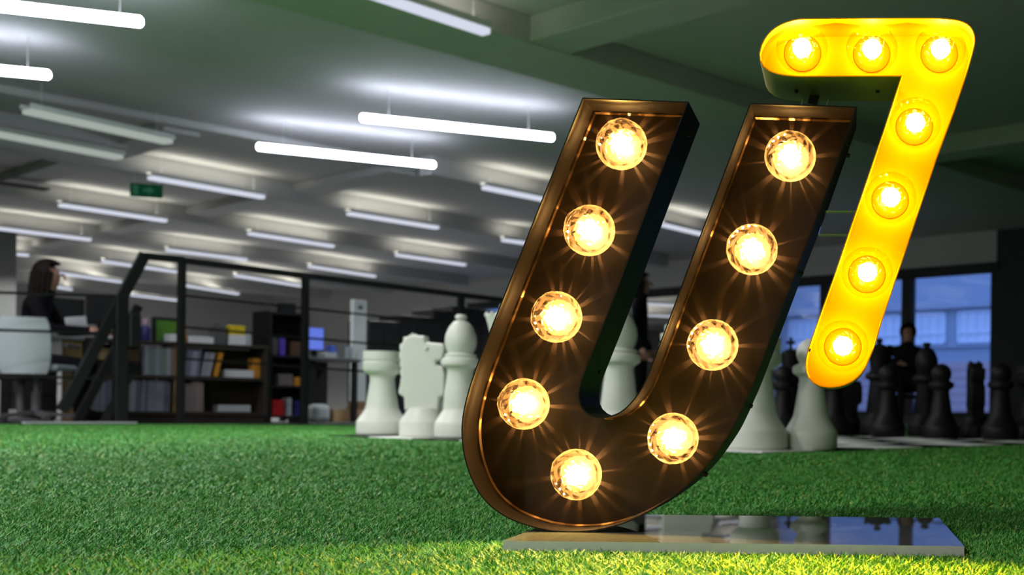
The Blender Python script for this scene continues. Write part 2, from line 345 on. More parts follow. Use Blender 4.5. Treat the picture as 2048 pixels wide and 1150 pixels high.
SV = [(1600,36.8,2),(1740,35.5,2),(1870,35.3,2),(1897,37,0),(1917,39.8,0),(1935.6,47.6,0),(1947,61.7,0),(1950.8,80,0),(1947.5,101,0),(1934,148,2),(1907,228.6,2),(1873,320,2),(1765,640,2),(1751,688,0),(1738.5,720,0),(1730,738,0),(1716,755,0),(1698,767,0),
      (1677,773.8,0),(1656.5,775.3,0),(1640,772.8,0),(1626,765.5,0),(1616,755,0),(1611.5,742,0),(1611,724,0),(1614,706,0),(1620,686,0),(1636,640,2),(1665,559,2),(1695,471,2),(1726,380,2),(1766,262.5,2),(1801.5,153.5,1),(1639,153.8,2),(1604,154.2,2),
      (1578,152.6,0),(1555.7,149,0),(1538,142.6,0),(1526,133,0),(1519.5,121,0),(1518,107,0),(1522.5,89.6,0),(1534.8,68.7,0),(1552,53.5,0),(1570,44.5,0),(1586,39.4,0)]
def to_plane(pts, y=None):
    return [((q := on_y(px, py, y or D0)).x - SO.x, q.z) for px, py in pts]
def inset(pts, d):
    n = len(pts); ar = sum(pts[i][0]*pts[(i+1) % n][1]-pts[(i+1) % n][0]*pts[i][1] for i in range(n)); sg = 1 if ar > 0 else -1; out = []
    for i in range(n):
        a, b, c = Vector(pts[i-1]), Vector(pts[i]), Vector(pts[(i+1) % n])
        n1 = Vector((-(b-a).y, (b-a).x)).normalized()*sg; n2 = Vector((-(c-b).y, (c-b).x)).normalized()*sg
        m = (n1+n2); m = m/max(.35, m.dot(n1)) if m.length > 1e-6 else n1
        out.append(tuple(b + m*d))
    return out
def tray(name, pts, wall, outer_mat, inner_mat, plate_mat, label, fold=None):
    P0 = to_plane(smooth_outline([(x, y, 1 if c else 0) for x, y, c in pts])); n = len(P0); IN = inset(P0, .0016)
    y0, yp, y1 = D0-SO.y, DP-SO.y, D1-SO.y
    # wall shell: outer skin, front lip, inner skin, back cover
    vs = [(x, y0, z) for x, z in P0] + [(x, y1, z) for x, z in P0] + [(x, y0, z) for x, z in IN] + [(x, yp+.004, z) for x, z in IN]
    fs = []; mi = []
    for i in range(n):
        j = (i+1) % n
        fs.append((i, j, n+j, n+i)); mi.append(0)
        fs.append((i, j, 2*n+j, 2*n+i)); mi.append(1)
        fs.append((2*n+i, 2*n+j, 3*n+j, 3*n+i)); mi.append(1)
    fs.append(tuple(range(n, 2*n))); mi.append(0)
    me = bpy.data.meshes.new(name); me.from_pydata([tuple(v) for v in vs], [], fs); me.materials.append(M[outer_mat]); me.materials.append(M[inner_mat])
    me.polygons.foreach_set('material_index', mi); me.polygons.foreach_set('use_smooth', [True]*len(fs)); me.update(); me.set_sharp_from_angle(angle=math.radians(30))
    t = link(name, me, sign); t['label'] = label
    pl = MB().prism(IN, yp, yp+.003); pl.build('back_plate', plate_mat, t)
    if fold:                                                     # bright strip added along the bent seam for lamp highlights
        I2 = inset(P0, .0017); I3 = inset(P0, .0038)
        MB().add([(x, yp-.0028, z) for x, z in I2] + [(x, yp-.0001, z) for x, z in I3], [(i, (i+1) % n, n+(i+1) % n, n+i) for i in range(n)]).build('fold_highlight', fold, t)
    return t
uT = tray('letter_tray', U_OUT, .0016, 'bronze', 'bronze', 'platebronze', 'slanted dark bronze letter U tray holding nine bulbs', 'fold')
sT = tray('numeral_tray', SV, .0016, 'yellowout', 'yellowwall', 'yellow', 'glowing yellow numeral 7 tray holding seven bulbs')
# bulb cap: faceted clear dome on an added, streak-throwing collar, lamp core inside.  local frame: axis along -y (towards the lens), origin on the plate
CR = .0333
def cap_mesh():
    r = random.Random(3); mb = MB(); nseg = 26; vs = []; fs = []
    rings = [(.026, .0035), (.0285, .010), (.0322, .0165), (CR, .0215), (.0318, .0265), (.0290, .0312), (.0250, .0352), (.0200, .0385), (.0145, .0408), (.0085, .0422)]
    for k, (rad, h) in enumerate(rings):
        for i in range(nseg):
            t = 2*PI*(i + (.5 if k % 2 else 0))/nseg
            j = 0 if k < 4 else r.uniform(-.0042, .0042)*(1 if k < 8 else .5); q = 0 if k < 4 else r.uniform(-.0014, .0014)
            vs.append(((rad+q)*math.cos(t), -(h+j), (rad+q)*math.sin(t)))
    for k in range(len(rings)-1):
        for i in range(nseg):
            j = (i+1) % nseg; a, b, c, d = k*nseg+i, k*nseg+j, (k+1)*nseg+j, (k+1)*nseg+i
            if k % 2: fs += [(a, b, c), (a, c, d)] if False else [(a, b, d), (b, c, d)]
            else: fs += [(a, b, d), (b, c, d)]
    vs.append((0, -.0426, 0)); L = len(vs)-1; o = (len(rings)-1)*nseg
    fs += [(o+i, o+(i+1) % nseg, L) for i in range(nseg)]
    return MB().add(vs, fs).mesh('lamp_cap', 'cap')
def streak_fin_mesh():
    """ring of fins added between plate and cap; its gaps shape the light into streaks"""
    r = random.Random(11); mb = MB(); t = 0
    while t < 2*PI-.05:
        w = r.uniform(.16, .50); g = r.uniform(.05, .20); t1 = min(t+w, 2*PI)
        c = [(rad*math.cos(x), rad*math.sin(x)) for x in (t, t1) for rad in (.0235, .0255)]
        (ax, az), (bx, bz), (cx_, cz), (dx_, dz) = c
        mb.add([(ax,0,az),(bx,0,bz),(dx_,0,dz),(cx_,0,cz),(ax,-.0095,az),(bx,-.0095,bz),(dx_,-.0095,dz),(cx_,-.0095,cz)],
               [(3,2,1,0),(4,5,6,7),(0,1,5,4),(1,2,6,5),(2,3,7,6),(3,0,4,7)])
        t = t1+g
    mb.lathe([(.0236, -.0004), (.0236, .0012), (.001, .0012)], 24, axis='y')
    return mb.mesh('light_shaper', 'fin_ring')
CAP, STREAK_FINS = cap_mesh(), streak_fin_mesh()
CORE = MB().ball((0, -.0235, 0), .0125, 20, 14).mesh('lamp_core', 'core', True)
CORE7 = MB().ball((0, -.0235, 0), .0125, 20, 14).mesh('lamp_core', 'core7', True)
UB = [(1243,289),(1179,461),(1113,634),(1048,808),(1152.5,949),(1346,877),(1425.5,690),(1504,499),(1580.5,312.5)]
SB = [(1604,97),(1744,99),(1881,99),(1830.5,246),(1781.5,395),(1734.5,545),(1685.5,692)]
SOCKET7 = MB().lathe([(.0236, -.0004), (.0236, .0012), (.001, .0012)], 24, axis='y').mesh('lamp_socket', 'amber'); CAP7 = CAP.copy(); CAP7.materials[0] = M['cap7']
for lst, t, core, pw, CAPM in ((UB, uT, CORE, 2.6, CAP), (SB, sT, CORE7, .05, CAP7)):
    for px, py in lst:
        q = on_y(px, py, DP-.0215); loc = (q.x-SO.x, DP-.0002-SO.y, q.z); ang = random.uniform(0, 6.28)
        for nm, me in (('lamp_cap', CAPM), ('lamp_core', core), ('light_shaper', STREAK_FINS if t is uT else SOCKET7)):
            o = link(nm, me, t, loc); o.rotation_euler = (0, ang, 0)
        l = bpy.data.lights.new('lamp_glow', 'POINT'); l.energy = pw; l.color = (1, .60, .22); l.shadow_soft_size = .0012
        lo = bpy.data.objects.new('lamp_glow', l); COL.objects.link(lo); lo.location = (q.x, DP-.0085, q.z)
        # the reflector lamp throws most of its light forward, out of the tray
        l = bpy.data.lights.new('lamp_beam', 'SPOT'); l.energy = 24 if t is sT else 13; l.color = (1, .64, .03) if t is sT else (1, .68, .16); l.spot_size = math.radians(142); l.spot_blend = .35; l.shadow_soft_size = .003
        lo = bpy.data.objects.new('lamp_beam', l); COL.objects.link(lo); lo.location = (q.x, DP-.0385, q.z); lo.rotation_euler = (-PI/2, 0, 0)
# screw heads on the outer sides (px of the head, depth along the side)
def screw(px, py, dep, t, nrm, r=.0032):
    q = on_y(px, py, dep); d = Vector(nrm).normalized(); p0 = q - SO
    MB().tube(p0 - d*.002, p0 + d*.0022, r, 10, r*.8).build('screw', 'screw', t)
for px, py, k in ((1198,744,.70),(1378,272,.6),(1697,291,.55),(1696,311,.62),(1603,547,.5),(1502,812,.55),(1412,949,.5)):
    screw(px, py, D0+(D1-D0)*k, uT, (.9, 0, -.35))
for px, py in ((1592,183),(1755,182)): screw(px, py, D0+(D1-D0)*.55, sT, (0, 0, -1))
screw(1619, 700, D0+.004, sT, (-1, 0, .2))
# bracket and clear connector plates between U and 7
yb = D0+(D1-D0)*.78 - SO.y
b0 = on_y(1624, 210, D0+(D1-D0)*.78)-SO; b1 = on_y(1634, 178, D0+(D1-D0)*.78)-SO
MB().bar(b0, b1, .0085, .012).build('bracket', 'steel', sign)
def connector(quad, y, edges_):
    pts = [((q := on_y(px, py, y)-SO).x, q.z) for px, py in quad]
    c = MB().prism(pts, y-SO.y, y-SO.y+.012).build('connector_plate', 'clearplate', sign)
    for i, j in edges_:
        (x0, z0), (x1, z1) = pts[i], pts[j]
        MB().bar((x0, y-SO.y+.006, z0), (x1, y-SO.y+.006, z1), .0125, .0011).build('plate_edge', 'edgeglint', c)
ym = D0+(D1-D0)*.6
connector([(1652,422),(1716,422),(1701,469),(1636,469)], ym, ((0, 1), (3, 2)))
yc = D0+(D1-D0)*.9
connector([(1606,196),(1657,196),(1652,214),(1601,214)], yc, ((0, 3), (1, 2)))
# acrylic slab
ab = MB().box(sx0-SO.x, sy0-SO.y, .0030, sx1-SO.x, sy1-SO.y, TOPZ)
slab = ab.build('acrylic_base', 'acryl', sign); slab['label'] = 'clear acrylic slab the letters stand on'
slab.data.materials.append(M['acrylside'])
for p in slab.data.polygons:
    if abs(p.normal.z) < .5: p.material_index = 1

# ------------------------------------------------------------------ ceiling luminaires
TUBE_T = {'T1': (-60, 4.6, 286, 44, 'brightest long white tube light at the upper left corner of the ceiling'),
          'T2': (-240, 118, 101, 150, 'bright white tube light cut by the frame, below the upper left tube'),
          'T3': (720, 235, 1108, 275, 'bright white tube light whose end nearly touches the U'),
          'T4': (513, 293, 871, 330, 'bright white tube light just below and left of the tube reaching the U')}
def tube_light(x0, y0, x1, y1, label, z=2.6, w=.072):
    p, q = on_z(x0, y0, z), on_z(x1, y1, z); m = (p+q)/2; L = (q-p).length; ang = math.atan2(q.y-p.y, q.x-p.x)
    t = thing('tube_light', label, 'ceiling light', m, ang)
    MB().lathe([(.02, -L/2), (w/2, -L/2+.015), (w/2, L/2-.015), (.02, L/2)], 16, axis='z').build('diffuser', 'tube', t).rotation_euler = (0, PI/2, 0)
    for s in (-1, 1):
        MB().tube((s*L*.36, 0, w/2-.01), (s*L*.36, 0, ZC-z-.004), .0018, 6).build('drop_wire', 'lamp_body', t)
    return t
for v in TUBE_T.values(): tube_light(*v)
FT = [(297,355,528,395,'slim ceiling light right beside the green exit sign, above the stair rail'),
      (118,410,333,442,'slim ceiling light just below the green exit sign'),
      (-20,455,182,480,'slim ceiling light cut by the left frame edge, below the exit sign row'),
      (497,467,667,493,'slim ceiling light in mid ceiling straight above the black rail post beside the bookshelf'),
      (695,427,876,456,'slim ceiling light midway between the two bright tubes and the chess bishop'),
      (966,375,1105,403,'slim ceiling light partly hidden behind the upper left of the U'),
      (332,500,493,520,'slim ceiling light just above the corner where the stair rail meets its post'),
      (618,533,750,553,'slim ceiling light over the white rook and black shelving, lower of two there'),
      (792,510,930,530,'slim ceiling light above the white knight and bishop'),
      (1004,480,1060,488,'short visible end of a ceiling light behind the left stroke of the U'),
      (470,551,607,573,'slim ceiling light resting on the handrail line left of the black shelving post'),
      (368,571,476,588,'slim ceiling light directly right of the stair post'),
      (205,523,352,544,'slim ceiling light seen through the top corner of the stair rail'),
      (92,543,241,564,'slim ceiling light right of the seated woman\'s hair'),
      (262,590,363,602,'lowest slim ceiling light between stair rail and stair post'),
      (78,569,142,579,'slim ceiling light level with the face of the seated woman'),
      (1326,450,1425,474,'slim ceiling light seen through the gap of the U'),
      (-60,500,58,511,'short light end beside the grey column above the seated woman')]
def batten(p, q, label, dm='diff', um='up', w=.11, grp='slim ceiling lights in rows down the office'):
    m = (p+q)/2; L = (q-p).length; ang = math.atan2(q.y-p.y, q.x-p.x)
    t = thing('batten_light', label, 'ceiling light', m, ang, grp)
    MB().box(-L/2, -w/2, .020, L/2, w/2, .040).box(-L/2, -w/2, .04, L/2, -w/2+.006, .062).box(-L/2, w/2-.006, .04, L/2, w/2, .062).build('housing', 'lamp_body', t)
    MB().box(-L/2+.01, -w/2+.008, -.020, L/2-.01, w/2-.008, .020, .010).build('diffuser', dm, t)
    if um:
        MB().add([(-L/2+.03, -w/2+.012, .0415), (L/2-.03, -w/2+.012, .0415), (L/2-.03, w/2-.012, .0415), (-L/2+.03, w/2-.012, .0415)], [(0, 1, 2, 3)]).build('uplight_strip', um, t)
        # louvred lamp: throws its light steeply down, looks dim from far along the room
        l = bpy.data.lights.new('batten_light', 'AREA'); l.shape = 'RECTANGLE'; l.size, l.size_y = L*.95, w*.8; l.energy = 56*L/1.35; l.color = (.97, 1, .97); l.spread = math.radians(125)
        lo = bpy.data.objects.new('batten_light', l); COL.objects.link(lo); lo.location = (m.x, m.y, m.z-.0215); lo.rotation_euler = (0, 0, ang)
    for s in (-1, 1): MB().tube((s*L*.4, 0, .04), (s*L*.4, 0, ZC-m.z-.004), .002, 6).build('drop_rod', 'lamp_body', t)
    return t
for x0, y0, x1, y1, lb in FT: batten(on_z(x0, y0, 2.6), on_z(x1, y1, 2.6), lb)
batten(on_z(50, 222, 2.6), on_z(340, 285, 2.6), 'pale unlit ceiling light in the coffer at left, above the exit sign', 'unlitglow', None, .15)
batten(on_z(-40, 262, 2.6), on_z(242, 316, 2.6), 'pale unlit ceiling light at the left frame edge, second one above the exit sign', 'unlitglow', None, .15)
batten(on_z(640, -45, 2.6), on_z(976, 66, 2.6), 'pale ceiling light at the top of the frame left of the U', 'diff', 'up', .10)
for i, (a, b) in enumerate(LAMPS_OFF):
    batten(P(a-.7, b, 2.6), P(a+.7, b, 2.6), 'slim lit ceiling light over the near part of the turf, beyond the frame', 'diff', None, .12, 'ceiling lights above the camera')
# ventilation slot, exit sign
a_, b_ = P(4.2, 15.2).dot(A), 15.2
pv = on_z(0, 366, ZB); pv2 = on_z(72, 376, ZB)
tv = thing('ceiling_vent', 'dark linear ventilation slot in the ceiling at far left', 'vent', (pv+pv2)/2, math.atan2(pv2.y-pv.y, pv2.x-pv.x))
MB().box(-.5, -.09, -.012, .3, .09, .01, .004).build('frame', 'grey', tv)
for i in range(4): MB().box(-.48, -.075+i*.04, -.016, .28, -.055+i*.04, -.010).build('slat', 'black2', tv)
pe = on_z(293, 381, 2.50)
te = thing('exit_sign', 'green running-man exit sign hanging from the ceiling', 'exit sign', pe, .35)
MB().box(-.155, -.02, -.075, .155, .02, .07, .006).build('panel', 'exitg', te)
MB().prism([(.02, -.045), (.085, .0), (.02, .045), (.02, .018), (-.03, .018), (-.03, -.018), (.02, -.018)], -.024, -.0205).build('arrow', 'exitw', te)
MB().box(-.125, -.024, -.05, -.075, -.0205, .05).build('door_pictogram', 'exitw', te)
for s in (-1, 1): MB().tube((s*.12, 0, .07), (s*.12, 0, ZB-2.50), .004, 6).build('drop_rod', 'lamp_body', te)

# ------------------------------------------------------------------ chess set
bd = thing('giant_chessboard', 'black and white tiled giant chess board lying on the turf', 'chess board', cellp(3.5, 3.5), math.atan2(ex.y, ex.x))
TILE = {c: MB().box(-cell*.495, -cell*.495, 0, cell*.495, cell*.495, .006, .002).mesh('tile', c) for c in ('tilew', 'tileb')}
for i in range(8):
    for j in range(8):
        link('tile', TILE['tilew' if (i+j) % 2 else 'tileb'], bd, ((i-3.5)*cell, (j-3.5)*cell, .004))
TZ = .0101
def base_prof(r, h): return [(r*.93, 0), (r, .012), (r, h*.50), (r*.97, h*.56), (r*.93, h*.60), (r*.70, h*.92), (r*.66, h)]
PR = {
 'pawn': base_prof(.112, .14) + [(.070, .155), (.060, .22), (.050, .28), (.052, .300), (.078, .318), (.080, .330), (.078, .345), (.052, .358)] + [(.064*math.cos(t), .400+.064*math.sin(t)) for t in np.linspace(-.65, PI/2-.05, 10)],
 'rook': base_prof(.130, .145) + [(.082, .16), (.070, .24), (.062, .300), (.066, .325), (.094, .345), (.100, .355), (.100, .395), (.094, .402), (.100, .410), (.100, .455), (.086, .455), (.086, .425), (.01, .425)],
 'bishop': base_prof(.122, .15) + [(.082, .165), (.072, .26), (.062, .335), (.066, .352), (.092, .370), (.094, .385), (.090, .400), (.074, .408), (.078, .420), (.060, .430), (.070, .452), (.077, .485), (.074, .520), (.058, .560), (.034, .590), (.018, .596), (.028, .605), (.029, .614), (.022, .625), (.004, .627)],
 'queen': base_prof(.128, .15) + [(.086, .165), (.074, .27), (.064, .36), (.066, .375), (.094, .392), (.096, .408), (.090, .420), (.072, .430), (.060, .445), (.066, .50), (.080, .560), (.092, .600), (.088, .606), (.060, .610), (.030, .622), (.014, .630), (.024, .640), (.026, .652), (.018, .662), (.003, .665)],
 'king': base_prof(.132, .155) + [(.088, .17), (.076, .29), (.066, .39), (.068, .405), (.098, .422), (.100, .44), (.092, .452), (.074, .462), (.064, .48), (.072, .55), (.090, .63), (.084, .642), (.050, .665), (.02, .675)],
}
KN = [(-.088,.14),(-.092,.205),(-.118,.222),(-.120,.24),(-.107,.30),(-.107,.367),(-.116,.42),(-.112,.474),(-.092,.510),(-.070,.530),(.010,.528),(.016,.496),(.060,.492),(.106,.488),(.114,.466),(.108,.43),(.100,.405),(.070,.395),(.072,.378),(.104,.372),(.116,.33),(.116,.235),(.108,.216),(.088,.205),(.084,.14)]
def lathe_mesh(nm, m): return MB().lathe(PR[nm], 36).mesh('chess_'+nm, m, True)
def knight_parts(m):
    bm = bmesh.new()
    N = len(KN); th = [.052]*N
    f = [bm.verts.new((x, -.050, z)) for x, z in KN]; g = [bm.verts.new((x, .050, z)) for x, z in KN]
    bm.faces.new(f); bm.faces.new(list(reversed(g)))
    for i in range(N): bm.faces.new((f[(i+1) % N], f[i], g[i], g[(i+1) % N]))
    bmesh.ops.recalc_face_normals(bm, faces=bm.faces)
    bmesh.ops.bevel(bm, geom=[e for e in bm.edges if abs(e.verts[0].co.y-e.verts[1].co.y) < .001], offset=.018, segments=3, affect='EDGES', profile=.6)
    body = MB().lathe(base_prof(.122, .15) + [(.07, .155), (.02, .156)], 36).bm(bm)
    for s in (-1, 1): body.prism([(-.070, .515), (-.034, .515), (-.056, .542)], s*.018, s*.040)      # ears
    return body.mesh('chess_knight', m, True)
PM = {}
for c in ('white', 'black'):
    for nm in PR: PM[nm, c] = lathe_mesh(nm, c)
    PM['knight', c] = knight_parts(c)
    PM['mane', c] = MB()
    mm = MB()
    for i, (x, z) in enumerate([(-.106, .29), (-.108, .335), (-.110, .38), (-.114, .425), (-.112, .468), (-.094, .505)]): mm.box(x-.012, -.016, z-.017, x+.02, .016, z+.017, .006)
    PM['mane', c] = mm.mesh('mane', c, True)
    PM['eyes', c] = MB().ball((.020, -.050, .462), .011, 10, 8).ball((.020, .050, .462), .011, 10, 8).mesh('eyes', c, True)
    mt = MB()
    for i in range(8):
        t = 2*PI*(i+.5)/8; ca_, sa_ = math.cos(t), math.sin(t)
        q = [(.084, -.13), (.101, -.13), (.101, .13), (.084, .13)]
        v2 = [(r*math.cos(t+d*1.5), r*math.sin(t+d*1.5)) for r, d in q]
        mt.add([(x, y, .452) for x, y in v2] + [(x, y, .470) for x, y in v2], [(3,2,1,0),(4,5,6,7),(0,1,5,4),(1,2,6,5),(2,3,7,6),(3,0,4,7)])
    PM['battlement', c] = mt.mesh('battlement', c)
    PM['cross', c] = MB().box(-.012, -.010, .67, .012, .010, .77, .004).box(-.036, -.010, .715, .036, .010, .74, .004).mesh('cross', c)
    cr = MB()
    for i in range(9):
        t = 2*PI*i/9; cr.ball((.084*math.cos(t), .084*math.sin(t), .606), .013, 8, 6)
    PM['coronet', c] = cr.mesh('coronet', c, True)
def chess(kind, c, pos, label, rz=0, sc=1, grp=None):
    o = link('chess_'+kind, PM[kind, c], None, (pos[0], pos[1], TZ), rz)
    o.scale = (sc,)*3
    tag(o, label, 'chess piece', grp)
    if kind == 'knight': link('mane', PM['mane', c], o); link('eyes', PM['eyes', c], o)
    if kind == 'king': link('cross', PM['cross', c], o)
    if kind == 'queen': link('coronet', PM['coronet', c], o)
    return o
def cpx(i, j, px=None):
    p = cellp(i, j)
    if px is not None: p = Vector(((px-PX)/F*p.y, p.y, 0))
    return p
GW, GB = 'white giant chess pieces', 'black giant chess pieces'
chess('rook', 'white', cpx(0, 0, 764), 'white giant rook at the far end, standing alone left of the knight', grp=GW)
chess('knight', 'white', cpx(1, 0, 848), 'white giant knight between rook and bishop', .1, grp=GW)
chess('bishop', 'white', cpx(2, 0, 920), 'white giant bishop with egg head right of the knight', grp=GW)
chess('queen', 'white', cpx(3, 0, 1008), 'white giant queen half hidden behind the left stroke of the U', grp=GW)
chess('king', 'white', cpx(4, 0), 'white giant king hidden behind the U between queen and second bishop', grp=GW)
chess('bishop', 'white', cpx(5, 0, 1238), 'white giant bishop seen through the gap of the U', grp=GW)
chess('knight', 'white', cpx(6, 0), 'white giant knight behind the right stroke of the U', .1, grp=GW)
chess('rook', 'white', cpx(7, 0, 1512), 'white giant rook half hidden by the right edge of the U', grp=GW)
chess('pawn', 'white', ((1622-PX)/F*5.0, 5.0), 'white giant pawn partly behind the foot of the yellow 7', grp=GW)
chess('rook', 'black', cpx(0, 7, 1500), 'black giant rook at the far left of the black back row', grp=GB)
chess('king', 'black', cpx(1, 7, 1580), 'black giant king in the gap between white rook and white pawn', sc=.88, grp=GB)
chess('knight', 'black', cpx(1, 7, 1690), 'black giant knight behind the foot of the yellow 7', .2, grp=GB)
chess('queen', 'black', cpx(2, 7, 1757), 'black giant queen at the right edge of the yellow 7', grp=GB)
chess('bishop', 'black', cpx(3, 7, 1852), 'black giant bishop with knobbed head in front of the bright window', grp=GB)
chess('knight', 'black', cpx(4, 7, 1951), 'black giant knight standing under the right edge of the bright window', -1.5, .92, grp=GB)
chess('rook', 'black', cpx(5, 7, 2062), 'black giant rook cut by the right frame edge', grp=GB)
for i, px, lb in ((1, 1566, 'black giant pawn behind the white pawn, left of it'), (2, 1668, 'black giant pawn below the foot of the yellow 7'), (3, 1776, 'black giant pawn in front of the black queen'),
                  (4, 1882, 'black giant pawn standing front right of the black bishop'), (5, 2001, 'black giant pawn before the dark wall right of the window')):
    chess('pawn', 'black', cpx(i, 6, px), lb, grp=GB)

# ------------------------------------------------------------------ railing and stair (plane b)
BRL = 10.22
rl = thing('stair_railing', 'black steel railing with sloping stair handrails along the turf edge', 'railing', P(0, BRL, 0), PHI)
def rp(px, py, b=BRL): a, bb, z = on_b(px, py, b); return Vector((a, b-BRL, z))
def at_floor(p): return Vector((p.x, p.y, 0.0))
pA = rp(365, 518); rail = 'blacksteel'
def post(px, py, w, nm='post'):
    p = rp(px, py); MB().box(p.x-w/2, p.y-w/2, -.012, p.x+w/2, p.y+w/2, p.z, .004).build(nm, rail, rl)
post(364, 520, .052); post(611, 552, .052); post(922, 592, .055); post(242, 590, .085); post(1180, 625, .055)
MB().bar(rp(288, 512), rp(366, 520), .05, .055).build('top_rail', rail, rl)
MB().bar(rp(364, 521), rp(1180, 622), .05, .05).build('top_rail', rail, rl)
MB().bar(rp(290, 508), rp(124, 822), .05, .075).build('handrail', rail, rl)
MB().bar(rp(277, 612, BRL+.5), rp(152, 846, BRL+.5), .05, .06).build('handrail', rail, rl)
MB().bar(rp(262, 748), rp(206, 846), .04, .05).build('stair_stringer', rail, rl)
MB().box(rp(268, 640).x-.05, -.06, rp(268, 640).z-.22, rp(268, 640).x+.03, -.02, rp(268, 640).z+.05, .01).build('gusset_plate', rail, rl)
for dy in (70, 133, 196): MB().bar(rp(364, 521+dy), rp(1180, 622+dy*.78), .018, .018).build('mid_rail', rail, rl)
for y in (586, 661, 752): MB().bar(rp(-120, y-4), rp(242, y+6), .018, .02).build('mid_rail', rail, rl)
struct('trim_41', MB().box(on_b(50, 846, EDGE+.02)[0], EDGE+.02, -.012, on_b(275, 846, EDGE+.02)[0], EDGE+.09, .022, .004), 'lgrey', PHI)
struct('trim_42', MB().box(A0, EDGE-.004, -.012, 13, EDGE+.015, .012), 'black2', PHI)

# ------------------------------------------------------------------ bookshelf and everything on it
BS = 11.6; DS = .32
def aa(px, b=BS, py=730): return on_b(px, py, b)[0]
s0, s1 = aa(172), aa(536)
sh = thing('low_bookshelf', 'low dark wooden bookshelf with two tiers of books behind the railing', 'bookshelf', P(s0, BS, 0), PHI)
SW = s1-s0; ZT, Z1, Z2 = .735, .425, .095
MB().box(-.02, 0, .705, SW+.02, DS, ZT, .004).build('top_board', 'wood', sh)
for z in (Z1, Z2): MB().box(0, .01, z-.03, SW, DS, z).build('shelf_board', 'wood', sh)
MB().box(0, DS-.012, Z2, SW, DS, .70).build('back_panel', 'wood', sh)
MB().box(.02, .03, -.012, SW-.02, DS-.02, Z2-.03).build('plinth', 'wood', sh)
for px in (174, 250, 357, 533): x = aa(px)-s0; MB().box(x-.018, .005, Z2-.03, x+.018, DS-.012, .706).build('upright', 'tan' if px == 357 else 'wood', sh)
def item(name, label, cat, x0, y0, x1, y1, m, z=None, b=BS+.08, dep=.12, grp=None, parts=None, bev=.004):
    a0_, _, zt = on_b(x0, y0, b); a1_, _, zb = on_b(x1, y1, b); a0_ = aa(x0, b, (y0+y1)/2); a1_ = aa(x1, b, (y0+y1)/2)
    z = zb if z is None else z; hgt = max(.02, zt-zb); w = abs(a1_-a0_)
    o = MB().box(-w/2, 0, 0, w/2, dep, hgt, bev).build(name, m, None, P((a0_+a1_)/2, b, z+.0005), PHI)
    tag(o, label, cat, grp); o['h'] = hgt; o['w'] = w; return o
ORD = ['first', 'second', 'third', 'fourth', 'fifth', 'sixth', 'seventh', 'eighth', 'ninth', 'tenth', 'eleventh', 'twelfth', 'thirteenth']
def books(x0, x1, ytop, n, z, label, grp, cols, dep=.2, tilt=0, b=BS+.04):
    a0_, a1_ = aa(x0, b), aa(x1, b); zt = on_b((x0+x1)/2, ytop, b)[2]; w = (a1_-a0_)/n
    for i in range(n):
        h = (zt-z)*random.uniform(.90, 1.0); t = w*random.uniform(.72, .93)
        mb = MB().box(-t/2, .004, .004, t/2, dep-.004, h-.006)
        o = mb.build('book', 'paper', None, P(a0_+w*(i+.5), b, z+.001), PHI)
        MB().box(-t/2-.0015, 0, 0, -t/2+.0015, dep, h).box(t/2-.0015, 0, 0, t/2+.0015, dep, h).box(-t/2, -.002, 0, t/2, .002, h).build('cover', 'book%d' % random.choice(cols), o)
        if tilt: o.rotation_euler = (Matrix.Rotation(PHI, 3, 'Z') @ Matrix.Rotation(-tilt, 3, 'Y')).to_euler(); o.location.z += t*.5*abs(math.sin(tilt))
        tag(o, label.replace('#', ORD[i] if n > 1 else ''), 'book', grp)
books(290, 348, 690, 8, Z1, 'grey-green upright book, # from the left in the upper middle bookshelf bay', 'books in the upper middle bay', [3, 5, 5, 4, 1])
books(369, 398, 697, 5, Z1, 'slate grey leaning book, # from the left in the upper bay right of the post', 'leaning books in the upper right bay', [0, 1, 2, 1], tilt=-.10)
books(402, 420, 702, 3, Z1, 'pale grey book leaning towards the orange one, # from the left of them', 'leaning books by the orange one', [3, 1], tilt=-.2)
books(428, 436, 704, 1, Z1, 'orange book leaning in the upper right bay of the low bookshelf', None, [0], tilt=-.22)
for o in COL.objects:
    if o.get('label', '').startswith('orange'):
        for c in kids(o): c.data.materials[0] = M['orange']
books(178, 242, 757, 10, Z2, 'blue-grey magazine, # from the left in the lower left bookshelf bay', 'magazines in the lower left bay', [1, 2, 1, 0])
books(258, 340, 757, 13, Z2, 'blue-grey magazine, # from the left in the lower middle bookshelf bay', 'magazines in the lower middle bay', [1, 2, 3, 0, 1], tilt=-.03)
books(371, 408, 763, 5, Z2, 'brown or mauve book, # from the left in the lower right bookshelf bay', 'books in the lower right bay', [4, 6, 4, 6])
item('paper_stack', 'pale flat stack of paper right of the leaning orange book', 'paper', 450, 731, 508, 748, 'paper', Z1)
item('paper_roll', 'white flat packet lying in the lower right bay of the low bookshelf', 'packet', 438, 784, 502, 799, 'lgrey', Z2)
item('carton', 'tan carton at the left in the upper bay of the low bookshelf', 'box', 197, 691, 228, 716, 'card', Z1+.122)
item('storage_bin', 'dark bin under the tan carton in the bookshelf', 'box', 194, 717, 228, 743, 'black2', Z1)
item('carton', 'brown carton just right of the thick stair post in the bookshelf', 'box', 256, 692, 280, 718, 'brown', Z1+.115)
item('storage_bin', 'dark bin under the brown carton in the bookshelf', 'box', 254, 719, 282, 743, 'black2', Z1)
item('magazine_holder', 'yellow spine holder at the right end of the upper shelf bay', 'box', 507, 708, 521, 748, 'orange', Z1)
